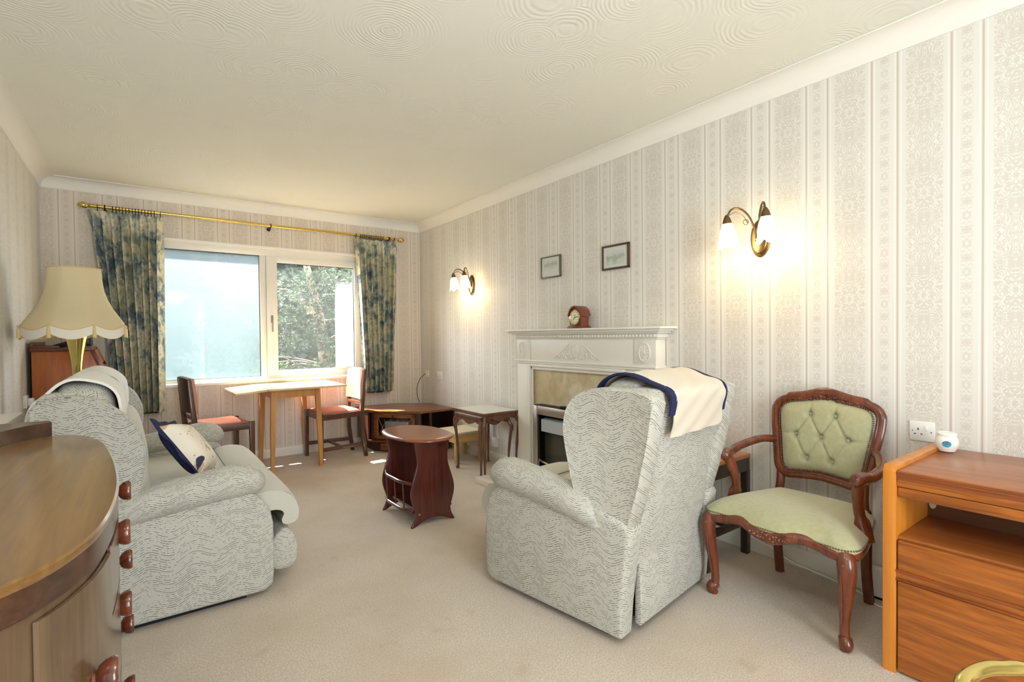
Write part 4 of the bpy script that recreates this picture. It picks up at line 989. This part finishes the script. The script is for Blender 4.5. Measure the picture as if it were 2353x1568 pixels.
cb = MB().tube(spline([(2.46, 5.06, .43), (2.455, 5.10, .50), (2.47, 5.13, .60), (2.51, 5.14, .68), (2.56, 5.137, .725), (2.585, 5.135, .735)], 6), .0035, 6)
tag(cb.build('aerial_cable', PLASK), 'black aerial cable rising from the corner cabinet to the wall socket', 'cable')

# ------------------------------------------------------------------ sockets
def plate(name, y0, y1, z0, z1, label, cat, holes='pin', d=.009, x=Wd, sg=-1):
    cy, cz = (y0+y1)/2, (z0+z1)/2
    t = thing(name, label, cat, (x, cy, cz)); hw_, hh_ = (y1-y0)/2, (z1-z0)/2
    a, b = (-d, 0) if sg < 0 else (0, d)
    MB().box(a, b, -hw_, hw_, -hh_, hh_, .003, 2).build('faceplate', PLAS, t)
    f_ = -d if sg < 0 else d; e = .0008*sg
    if holes:
        m_ = MB(); cs = [0.012] if hw_ < .05 else [.035, -.035]
        for c_ in cs:
            for (yy_, zz_, w_, h_) in ((c_, .008, .002, .0045), (c_+.011, -.012, .0035, .0018), (c_-.011, -.012, .0035, .0018)): m_.box(min(f_, f_+e), max(f_, f_+e), yy_-w_, yy_+w_, zz_-h_, zz_+h_)
        m_.box(min(f_, f_+e), max(f_, f_+e), hw_-.012, hw_-.009, -.002, .002).box(min(f_, f_+e), max(f_, f_+e), -hw_+.009, -hw_+.013, -.004, .0)
        m_.build('pin_holes', PLASK, t)
        m_ = MB()
        for c_ in cs: m_.box(min(f_, f_-.003) if sg < 0 else f_, f_ if sg < 0 else f_+.003, c_-.032, c_-.022, .004, .022, .001)
        m_.build('switch', PLASW2, t)
    return t
PLASW2 = plain('bright_white_plastic', rgb(250, 250, 250), .25, 0, .5, .0)
plate('wall_socket', .638, .722, .698, .779, 'white single electric socket on the wall above the teak unit', 'socket')
plate('wall_socket', 3.755, 3.84, .145, .228, 'white electric socket low on the wall behind the nest of tables', 'socket', 'pin', .03)
plate('wall_socket', 4.79, 4.935, .692, .772, 'white double electric socket above the corner cabinet', 'socket')
pl_ = plate('aerial_socket', 5.095, 5.175, .694, .768, 'white aerial outlet with a black cable, nearest the room corner', 'socket', None)
MB().tube([(-.009, 0, 0), (-.022, 0, 0)], .006, 8).build('aerial_plug', PLAS, pl_)
ls = plate('wall_socket', 4.40, 4.48, .72, .80, 'white socket with plug on the left wall beside the bureau', 'socket', None, .02, L, 1)
MB().box(.02, .05, -.022, .022, -.03, .022, .006).build('plug', PLAS, ls); MB().tube(spline([(.045, 0, -.03), (.05, .0, -.07), (.04, .01, -.16)], 4), .003, 6).build('lead', PLAS, ls)

# ------------------------------------------------------------------ nest of tables, stool
def cab_leg(m_, x, y, dx, dy, h, r=.0125):
    P = spline([(x, y, h), (x+dx*.006, y+dy*.006, h-.05), (x+dx*.020, y+dy*.020, h-.085), (x+dx*.013, y+dy*.013, h-.15), (x+dx*.002, y+dy*.002, h*.35), (x, y, .05), (x+dx*.003, y+dy*.003, .015), (x+dx*.009, y+dy*.009, 0)], 3)
    rr = [(.012 if p.z > h-.04 else .0165 if p.z > h-.12 else .0125 if p.z > .2 else .009 if p.z > .02 else .013) for p in P]
    m_.tube(P, rr, 8); return m_
def nest(x0, x1, y0, y1, h, par, name='nest_table'):
    tp = MB(); tp.box(x0, x1, y0, y1, h-.012, h, .003, 2).box(x0+.006, x1-.006, y0+.006, y1-.006, h-.024, h-.011, .003, 2); tp.build('table_top', NESTW, par)
    MB().box(x0+.012, x1-.012, y0+.012, y1-.012, h, h+.002, smooth=False).build('glass_inset', GLTOP, par)
    def ap_(a, b, fix, axis):
        n = 24; up_ = [(a+(b-a)*i/n, h-.024) for i in range(n+1)]; lo = []
        for i in range(n+1):
            u = i/n; e = abs(2*u-1); zz = h-.062-.016*exp(-((e)/.28)**2)-.0*e+(.012 if .35 < e < .8 else 0)*sin((e-.35)/.45*pi); lo.append((a+(b-a)*u, zz))
        return up_+lo[::-1]
    m_ = MB(); m_.prism(ap_(y0+.03, y1-.03, 0, 0), x0+.018, x0+.030, 'x'); m_.prism(ap_(y0+.03, y1-.03, 0, 0), x1-.030, x1-.018, 'x')
    m_.prism(ap_(x0+.03, x1-.03, 0, 0), y0+.018, y0+.030, 'y'); m_.prism(ap_(x0+.03, x1-.03, 0, 0), y1-.030, y1-.018, 'y'); m_.build('apron', NESTW, par, 30)
    for (x_, dx) in ((x0+.022, -1), (x1-.022, 1)):
        for (y_, dy) in ((y0+.022, -1), (y1-.022, 1)):
            cab_leg(MB(), x_, y_, dx, dy, h-.02).build('leg', NESTW, par)
n1_ = thing('nest_table', 'walnut nest table with glass inset top beside the fireplace, larger outer one', 'side table', (2.39, 3.64, 0), 0, 'nest of walnut tables')
nest(-.175, .185, -.235, .235, .522, n1_)
n2_ = thing('nest_table', 'smaller walnut table tucked inside the glass-topped nest table, edge showing at its left', 'side table', (2.39, 3.65, 0), 0, 'nest of walnut tables')
nest(-.186, .135, -.205, .20, .488, n2_)
stl = thing('low_stool', 'low pale beech stool with cream top behind the nest of tables', 'stool', (2.42, 4.12, 0))
MB().box(-.15, .15, -.17, .17, .262, .280, .004).build('seat_top', plain('cream_vinyl', rgb(232, 222, 194), .5), stl)
m_ = MB(); m_.box(-.15, .15, -.17, -.15, .185, .262, .003).box(-.15, .15, .15, .17, .185, .262, .003).box(-.15, -.132, -.15, .15, .185, .262, .003).box(.132, .15, -.15, .15, .185, .262, .003).build('rail', BEEC, stl)
for sx_ in (-1, 1):
    for sy_ in (-1, 1): MB().box(sx_*.128-.018, sx_*.128+.018, sy_*.148-.018, sy_*.148+.018, 0, .19, .003).build('leg', BEEC, stl)

# ------------------------------------------------------------------ magazine table
mt = thing('magazine_table', 'oval-topped red mahogany side table with magazine rack, in the middle of the carpet', 'side table', (1.437, 3.005, 0), .02)
def ovl(a, b, n=40, e=.86):
    def pw(v_, k): return (1 if v_ >= 0 else -1)*abs(v_)**k
    return [(a*pw(cos(2*pi*k/n), e), b*pw(sin(2*pi*k/n), e)) for k in range(n)]
rg = [[(x_, y_, z_) for x_, y_ in ovl(a, b)] for a, b, z_ in ((.16, .27, .512), (.182, .292, .514), (.19, .30, .520), (.19, .30, .526), (.184, .294, .532), (.15, .26, .533))]
MB().loft(rg, True, True).build('table_top', MAHOT, mt, 50)
hp = [(.118, .512), (.112, .46), (.103, .41), (.108, .36), (.130, .29), (.147, .23), (.148, .18), (.135, .13), (.122, .09), (.123, .06), (.134, .03), (.150, .0), (.128, .002), (.10, .014), (.06, .030), (.02, .038), (0, .040)]
def side_out():
    r_ = spline([(a, b, 0) for a, b in hp], 3); R_ = [(p.x, p.y) for p in r_]; return R_+[(-a, b) for a, b in R_[-2::-1]]
for y_ in (-.215, .200): MB().prism(side_out(), y_, y_+.015, 'y', .003, 2).build('side_panel', MAHO, mt, 40)
MB().box(-.008, .008, -.20, .20, .10, .505).build('divider', MAHO, mt); MB().box(-.10, .10, -.20, .20, .085, .10).build('base_board', MAHO, mt)
for s_ in (-1, 1):
    m_ = MB()
    for z_, r_, bo in ((.262, .0105, .028), (.092, .0105, .020)): m_.tube(spline([(s_*.128, -.20, z_), (s_*(.135+bo), -.1, z_), (s_*(.137+bo), 0, z_), (s_*(.135+bo), .1, z_), (s_*.128, .20, z_)], 5), [(r_, r_*.8)]*21, 8)
    for y_ in (-.12, 0, .12): m_.tube([(s_*.158, y_, .262), (s_*.150, y_, .092)], (.005), 6)
    m_.build('rack_gallery', MAHO, mt)
MB().lathe([(.007, 0), (.006, .003), (.001, .004)], (0, 0, 0), 10, Matrix.Translation((-.095, -.215, .075)) @ Matrix.Rotation(radians(90), 4, 'X')).build('screw_cap', plain('tan_cap', rgb(150, 96, 70), .5), mt)

# ------------------------------------------------------------------ dark side table beside recliner
ds = thing('dark_side_table', 'dark-framed side table with teak top squeezed between the recliner and the wall', 'side table', (2.36, 1.63, 0))
MB().box(-.19, .205, -.24, .27, .502, .522, .004).build('table_top', DKTT, ds)
m_ = MB(); m_.box(-.185, .2, -.235, -.218, .435, .502).box(-.185, .2, .248, .265, .435, .502).box(-.185, -.168, -.22, .25, .435, .502).box(.183, .2, -.22, .25, .435, .502).build('apron', DKT, ds)
for x_ in (-.17, .185):
    for y_ in (-.22, .25): MB().box(x_-.018, x_+.018, y_-.018, y_+.018, 0, .44, .003).build('leg', DKT, ds)
m_ = MB(); m_.box(-.17, .19, -.23, -.208, .15, .185, .003)
for k in range(5): m_.tube([(-.15+k*.08, -.22, .178), (-.15+k*.08, .25, .178)], .010, 8)
m_.box(-.17, .19, .238, .26, .15, .185, .003).build('slatted_shelf', DKT, ds)

# ------------------------------------------------------------------ teak unit
tk = thing('teak_wall_unit', 'low orange teak cabinet with open shelf and drawers against the right wall', 'cabinet', (2.03, .14, 0))
Y0, Y1 = -.62, .50  # local y range
MB().prism([(0, 0), (.555, 0), (.555, .700), (.018, .700), (0, .682)], Y1-.038, Y1, 'y', .003).build('side_panel', TEAKS, tk)
MB().prism([(0, 0), (.555, 0), (.555, .700), (.018, .700), (0, .682)], Y0, Y0+.038, 'y', .003).build('side_panel', TEAKS, tk)
MB().box(.004, .555, Y0+.038, Y1-.038, .668, .686, .002).build('cabinet_top', TEAKT, tk)
m_ = MB(); m_.box(.0, .014, Y0+.038, Y1-.038, .672, .682, .003).box(.004, .016, Y0+.038, Y1-.038, .655, .668, .002).build('bead_moulding', TEAKD, tk)
MB().box(.004, .02, Y0+.038, Y1-.038, .632, .656, .004).box(.010, .03, Y0+.04, Y1-.04, .596, .630, .003).build('top_rail', TEAKX, tk)
MB().box(.02, .55, Y0+.038, Y1-.038, .45, .462, .002).build('shelf', TEAKT, tk)
MB().box(.335, .35, Y0+.038, Y1-.038, .02, .665).build('rear_board', wood('dark_teak_back', rgb(96, 58, 26), rgb(70, 40, 18), 'y', 1., .5), tk)
MB().lathe([(.014, 0), (.014, .002)], (0, 0, 0), 16, Matrix.Translation((.3345, .447, .512)) @ Matrix.Rotation(radians(-90), 4, 'Y') @ Matrix.Diagonal((1.5, .8, 1, 1))).build('cable_hole', plain('pale_wall_seen_through_hole', rgb(206, 196, 172), .8), tk)
MB().box(.002, .02, Y0+.042, Y1-.042, .352, .452, .004).build('drawer', TEAKX, tk)
m_ = MB(); m_.box(.004, .018, Y0+.038, Y1-.038, .322, .350, .002).build('rail', TEAKX, tk)
MB().box(-.003, .012, Y0+.038, Y1-.038, .346, .354, .003).box(-.003, .012, Y0+.038, Y1-.038, .318, .325, .003).build('bead_moulding', TEAKD, tk)
MB().box(.002, .02, Y0+.042, Y1-.042, .01, .316, .004).build('drop_door', TEAKX, tk)
MB().box(.02, .53, Y0+.05, Y1-.05, .0, .02).build('base_board', TEAKX, tk)
jr = thing('scented_jar', 'round white pot with a blue oval label on top of the teak cabinet', 'jar', (2.50, .578, .686))
MB().lathe([(.016, 0), (.025, .003), (.034, .020), (.037, .036), (.034, .052), (.029, .062)], (0, 0, 0), 28).build('bowl', plain('milky_white_plastic', rgb(246, 244, 238), .2, 0, .5, .01), jr)
MB().lathe([(.029, .062), (.031, .064), (.031, .072), (.027, .075), (.022, .073), (.006, .073)], (0, 0, 0), 28).build('lid', plain('milky_white_lid', rgb(248, 246, 240), .2, 0, .5, .01), jr)
def lab_pts(a, b, cz=.034, off=.0, top=None, n=28, ang0=radians(192)):
    pts = []
    for k in range(n):
        u, v_ = a*cos(2*pi*k/n), b*sin(2*pi*k/n)
        if top is not None: v_ = max(v_, top)
        z_ = cz+v_; r_ = .0375-14*(z_-.036)**2+off; pts.append(Vector((r_*cos(ang0+u/.037), r_*sin(ang0+u/.037), z_)))
    return pts
def sticker(a, b, mat, name, off, top=None):
    m_ = MB(); o_ = lab_pts(a, b, .034, off, top); m_.loft([[p*.0+Vector((p.x*.97, p.y*.97, p.z)) for p in o_], o_, [Vector((p.x*.5+o_[0].x*.0+cc_.x*.5, p.y*.5+cc_.y*.5, p.z*.5+cc_.z*.5)) for p in o_ for cc_ in [lab_c(off)]], [lab_c(off)+(p-lab_c(off))*.02 for p in o_]], True, False)
    return m_.build(name, mat, jr)
def lab_c(off): return Vector(((.0380+off)*cos(radians(192)), (.0380+off)*sin(radians(192)), .034))
sticker(.0165, .0145, plain('white_label', rgb(250, 250, 250), .4), 'label_rim', .0004)
sticker(.014, .0122, plain('turquoise_label', rgb(72, 176, 206), .4), 'label', .0009)
lt = sticker(.0118, .0108, plain('navy_label_band', rgb(44, 44, 104), .4), 'label_band', .0013, .0035)
m_ = MB(); m_.tube([Vector(((.0405)*cos(radians(192)+u), (.0405)*sin(radians(192)+u), .0395+.0008*sin(u*60))) for u in [(-.2+.04*k) for k in range(11)]], .0008, 4); m_.build('label_lettering', PLASW2, jr)

# white box heater + flex at skirting
wbx = thing('white_adaptor_box', 'small white box on the skirting board behind the teak cabinet', 'adaptor box', (2.585, .80, 0))
MB().prism([(-.05, .012), (-.012, .005), (0, .005), (0, .125), (-.03, .12)], -.075, .06, 'y', .004, 2).build('casing', PLAS, wbx)
MB().box(-.045, 0, -.07, .055, .0, .008).build('shadow_foot', PLASK, wbx)  # black foot also paints the shadow under the box
fx = MB().tube(spline([(2.585, 1.40, .075), (2.575, 1.30, .060), (2.565, 1.20, .028), (2.56, 1.12, .018), (2.555, 1.02, .012), (2.545, .93, .006), (2.53, .87, .0045), (2.49, .83, .0045), (2.47, .78, .0045), (2.50, .70, .0045), (2.54, .66, .0045)], 5), .0038, 6)
tag(fx.build('white_flex', PLAS), 'thin white electric flex trailing along the skirting under the green armchair', 'cable')

# ------------------------------------------------------------------ floor lamp
fl_ = thing('floor_lamp', 'brass standard lamp with cream bell shade and fringe behind the sofa', 'floor lamp', (-.305, 4.05, 0))
MB().lathe([(.14, 0), (.14, .012), (.12, .022), (.05, .032), (.03, .05)], (0, 0, 0), 32).build('base', BRASS, fl_)
m_ = MB()
rgp = [(.0225, .05), (.0225, .985), (.024, .99), (.024, 1.0), (.030, 1.06), (.043, 1.14), (.05, 1.175), (.046, 1.18), (.01, 1.182)]
m_.loft([[(r_*(1+.035*cos(8*2*pi*k/48))*cos(2*pi*k/48), r_*(1+.035*cos(8*2*pi*k/48))*sin(2*pi*k/48), z_) for k in range(48)] for r_, z_ in rgp], True, True); m_.tube([(0, 0, 1.18), (0, 0, 1.33)], .012, 8); m_.build('pole', BRASSP, fl_)
def shade(prof, sc0, nrib=8, th=0):
    rg = []
    for (r_, z_, s_) in prof:
        row = []
        for k in range(96):
            a = 2*pi*k/96; ph_ = (a*nrib/(2*pi)+.5) % 1; b_ = sin(pi*ph_)  # 0 at ribs, 1 mid panel
            rr_ = r_*(1-.02*b_); row.append((rr_*cos(a), rr_*sin(a), z_-s_*b_))
        rg.append(row)
    return rg
sh_ = MB().loft(shade([(.128, 1.582, 0), (.130, 1.55, 0), (.134, 1.50, 0), (.142, 1.45, 0), (.157, 1.40, 0), (.182, 1.345, 0), (.212, 1.297, 0), (.238, 1.262, .006), (.252, 1.238, .030)], 0), True, False).build('lamp_shade', SHADE, fl_, 30)
MB().loft(shade([(.254, 1.240, .030), (.256, 1.215, .031), (.256, 1.188, .034)], 0), True, False).build('fringe', FRIN, sh_, 30)
MB().loft(shade([(.251, 1.240, .030), (.250, 1.190, .034)], 0), True, False).build('fringe_lining', TASS, sh_, 30)
MB().tube([(.130*cos(a*pi/24), .130*sin(a*pi/24), 1.582) for a in range(48)], .003, 6, True).build('top_trim', TASS, sh_)
bm_ = shade([(.255, 1.240, .030)], 0)[0]; MB().tube(bm_, .0028, 5, True).build('braid', TASS, sh_)
for k in range(8):
    a = 2*pi*(k+.5)/8; x_, y_ = .260*cos(a), .260*sin(a)
    MB().ball((x_, y_, 1.232), .0075, 8).lathe([(.003, .0), (.006, -.008), (.0075, -.03), (.010, -.062), (.002, -.063)], (x_, y_, 1.226), 10).build('tassel', TASS, sh_)

# ------------------------------------------------------------------ bureau + telephone
bu = thing('writing_bureau', 'teak writing bureau with sloping fall front between the lamp and the curtain', 'bureau', (-.57, 4.55, 0))
sidep = [(0.0, 0), (.40, 0), (.40, .80), (.30, 1.075), (0, 1.075)]
for y_ in (0, .52): MB().prism(sidep, y_, y_+.018, 'y', .002).build('side_panel', BURW, bu)
MB().box(-.008, .312, -.008, .546, 1.075, 1.100, .004).build('bureau_top', BURT, bu)
MB().box(-.006, .01, -.006, .544, 1.10, 1.14, .003).box(0, .14, -.006, .006, 1.10, 1.112, .002).box(0, .14, .532, .544, 1.10, 1.112, .002).build('gallery', BURT, bu)
lid = MB(); dv = Vector((.10, 0, -.275)).normalized(); MBu = Matrix(((dv.x, 0, -dv.z, .302), (0, 1, 0, 0), (dv.z, 0, dv.x, 1.075), (0, 0, 0, 1)))
lid.box(.0, .29, .012, .526, 0, .018, .003, 2, MBu); lo = lid.build('fall_front', BURW, bu)
MB().box(.0, .29, -.004, .014, -.004, .024, .003, 2, MBu).build('fall_edge', BURT, bu)
MB().box(.10, .12, .25, .29, .018, .022, 0, 1, MBu).tube([MBu @ Vector((.11+.014*cos(a*pi/6), .27+.012*sin(a*pi/6), .03)) for a in range(12)], .003, 6, True).ball(MBu @ Vector((.11, .25, .024)), .006, 6).build('drop_handle', DKBR, lo)
for k, (a_, b_) in enumerate(((.60, .79), (.38, .58), (.05, .36))): MB().box(.385, .402, .02, .518, a_, b_, .003).build('drawer', BURW, bu)
MB().box(0, .39, .018, .52, .02, .04).box(0, .01, .018, .52, .04, 1.07).build('carcass', BURT, bu)
ph_ = thing('telephone', 'black desk telephone with handset on top of the bureau', 'telephone', (-.385, 4.74, 1.10))
MB().prism([(-.08, 0), (.09, 0), (.09, .018), (-.03, .06), (-.08, .06)], -.075, .075, 'y', .006, 2, Matrix.Rotation(radians(180), 4, 'Z')).build('phone_base', PLASK, ph_)
MB().tube(spline([(.0, -.085, .075), (.0, -.03, .085), (.0, .04, .085), (.0, .09, .075)], 5), [.02]*4+[.013]*8+[.02]*4, 10, False, Matrix.Translation((.045, 0, 0))).build('handset', PLASK, ph_)
sp_ = MB(); sp_.box(-.035, .035, -.05, .05, 0, .115, .018, 3); sp_.tube([(-.036, .028*cos(a*pi/8), .06+.028*sin(a*pi/8)) for a in range(16)], .002, 5, True)
o = sp_.build('desk_speaker', PLASK); o.location = (-.315, 4.93, 1.10); tag(o, 'rounded black speaker beside the telephone on the bureau', 'speaker')
mt_ = MB().lathe([(.0, .0), (.08, 0), (.085, .002), (.0, .003)], (0, 0, 0), 24, Matrix.Diagonal((1.1, 1.9, 1, 1))); o = mt_.build('lace_mat', WHITEC); o.location = (-.37, 4.80, 1.1005); tag(o, 'white lace mat under the telephone on the bureau', 'mat')

# ------------------------------------------------------------------ storage heater + sideboard
sh = thing('storage_heater', 'cream storage heater on the left wall, its top showing beyond the sideboard', 'heater', (L, 2.3, 0))
MB().box(.018, .165, -.3, .90, .06, .822, .006).build('casing', PAINTW, sh); MB().box(.02, .16, -.27, .87, 0, .06).build('plinth', BLACKM, sh)
sb = thing('bow_front_sideboard', 'dark bow-fronted sideboard with round wooden knobs, close at the left', 'sideboard', (0, 0, 0))
TZ = .85
outl = [(-.365, 2.02), (-.33, 2.075), (-.28, 2.13), (-.225, 2.15), (-.18, 2.135), (-.136, 2.074), (-.105, 1.98), (-.082, 1.87), (-.058, 1.66), (-.043, 1.46), (-.038, 1.30), (-.043, 1.15), (-.056, 1.04), (-.078, .965), (-.108, .905), (-.145, .865), (-.20, .825), (-.26, .81), (-.33, .83), (-.365, .87)]
ol = sp2(outl, 4, False)
def inset(P, d):
    out = []
    for i, (a, b) in enumerate(P):
        p0 = P[i-1] if i else P[0]; p1 = P[(i+1) % len(P)] if i < len(P)-1 else P[-1]
        tx, ty = p1[0]-p0[0], p1[1]-p0[1]; l_ = sqrt(tx*tx+ty*ty) or 1; out.append((a-ty/l_*-1*-d if 0 else a+(ty/l_)*d, b-(tx/l_)*d))
    return out
def ringz(P, z): return [(a, b, z) for a, b in P]
MB().loft([ringz(inset(ol, .004), TZ-.001), ringz(ol, TZ-.004), ringz(ol, TZ-.012), ringz(inset(ol, .002), TZ-.016)], True, True).build('sideboard_top', SIDET, sb, 30)
MB().loft([ringz(inset(ol, .0022), TZ-.012), ringz(inset(ol, .002), TZ-.055)], True, True).build('top_band', SIDED, sb, 30)
MB().loft([ringz(inset(ol, .008), TZ-.054), ringz(inset(ol, .008), TZ-.060)], True, True).build('shadow_bead', KNOBW, sb, 30)
MB().loft([ringz(inset(ol, .007), TZ-.058), ringz(inset(ol, .007), .10)], True, True).build('carcass', SIDEW, sb, 30)
MB().loft([ringz(inset(ol, .03), .10), ringz(inset(ol, .03), 0)], True, True).build('plinth', SIDED, sb, 30)
# curved gallery
gin = [(-.225, 2.145), (-.278, 2.098), (-.322, 2.005), (-.352, 1.90), (-.365, 1.75), (-.365, 1.1)]; gou = [(-.232, 2.162), (-.30, 2.165), (-.365, 2.168), (-.385, 2.168), (-.385, 1.75), (-.385, 1.1)]
gi = sp2(gin, 4, False); go = [(a, b) for a, b in [tuple((Vector(gou[int(i)])*(1-(i-int(i)))+Vector(gou[min(len(gou)-1, int(i)+1)])*(i-int(i)))) for i in [k*.25 for k in range(21)]]]
MB().loft([[(a[0], a[1], TZ-.003), (a[0], a[1], TZ+.042), (b[0], b[1], TZ+.046), (b[0], b[1], TZ-.003)] for a, b in zip(gi, go)], True, True).build('gallery', SIDED, sb, 30)
# front strips: door edge, drawer fronts (curved), knobs
def arc_slice(y0, y1, n=14, d=.005):
    P = [p for p in inset(ol, d) if p[0] > -.2]; P = sorted(P, key=lambda p: p[1])
    out = []
    for i in range(n+1):
        y = y0+(y1-y0)*i/n
        for a, b in zip(P, P[1:]):
            if a[1] <= y <= b[1]: out.append((a[0]+(b[0]-a[0])*(y-a[1])/(b[1]-a[1]+1e-9), y)); break
    return out
def front(y0, y1, z0, z1, mat, name, th=.006, par=None):
    A_ = arc_slice(y0, y1); rows = [[(x, y, z0), (x+th, y, z0), (x+th, y, z1), (x, y, z1)] for x, y in A_]
    return MB().loft(rows, True, True).build(name, mat, par or sb, 30)
def knob(par, y, z, tip=-.049):
    bx = max(arc_slice(y-.001, y+.001, 2, .007), key=lambda p: p[0])[0]; n_ = tip-.036-bx
    MB().lathe([(.016, -.012+min(0, -n_)), (.015, .0), (.010, .004), (.010, .008), (.018, .012), (.0235, .019), (.0262, .027), (.0265, .033), (.0245, .036), (.002, .034)], (0, 0, 0), 24, Matrix.Translation((tip-.036, y, z)) @ Matrix.Rotation(radians(90), 4, 'Y')).build('knob', KNOBW, par)
dN = front(.90, 1.115, .12, TZ-.068, SIDEW, 'door'); knob(dN, 1.0, .63, -.034)
front(1.120, 1.132, .11, TZ-.060, KNOBW, 'divider', .004)
for (z0, z1, k1, k2) in ((.665, .782, .742, .737), (.485, .658, .59, .548), (.29, .478, .385, .37), (.12, .283, .20, .197)):
    d_ = front(1.137, 1.93, z0, z1, SIDEW, 'drawer', .003)
    knob(d_, 1.35, k1, -.021); knob(d_, 1.74, k2, -.024)
d2 = front(1.935, 2.04, .12, TZ-.068, SIDEW, 'door')

# ------------------------------------------------------------------ brass hoop at lower right
bh = thing('brass_hoop_stand', 'polished brass hooped stand just before the teak cabinet', 'stand', (1.208, .129, 0))
m_ = MB(); hp_ = [(-.11, .02, .02), (-.11, .04, .35), (-.105, .085, .488), (-.06, .115, .522), (0, .112, .529), (.06, .085, .529), (.11, .045, .507), (.13, .0, .35), (.13, -.02, .02)]
m_.tube(spline(hp_, 7), .0125, 14); m_.build('hoop', BRASSP, bh)
MB().tube([(-.11, .02, .02), (.13, -.02, .02)], .012, 10).tube([(-.11, -.10, .012), (-.11, .14, .012)], .012, 10).tube([(.13, -.14, .012), (.13, .10, .012)], .012, 10).build('foot_rail', BRASSP, bh)

# added pendant lamp, unseen above the viewpoint, to brighten the room
cl = thing('added_pendant_lamp', 'added round opal glass pendant lamp, unseen above the viewpoint, to brighten the room', 'added ceiling light', (.5, .35, 2.42))
MB().lathe([(.05, 0), (.05, -.012), (.015, -.03)], (0, 0, 0), 24).tube([(0, 0, -.02), (0, 0, -.42)], .004, 6).lathe([(.012, -.38), (.03, -.41), (.03, -.43)], (0, 0, 0), 16).build('added_ceiling_rose_and_flex', PAINTW, cl)
MB().ball((0, 0, -.56), .145, 24).build('added_globe', ADDED_GLOBE, cl)
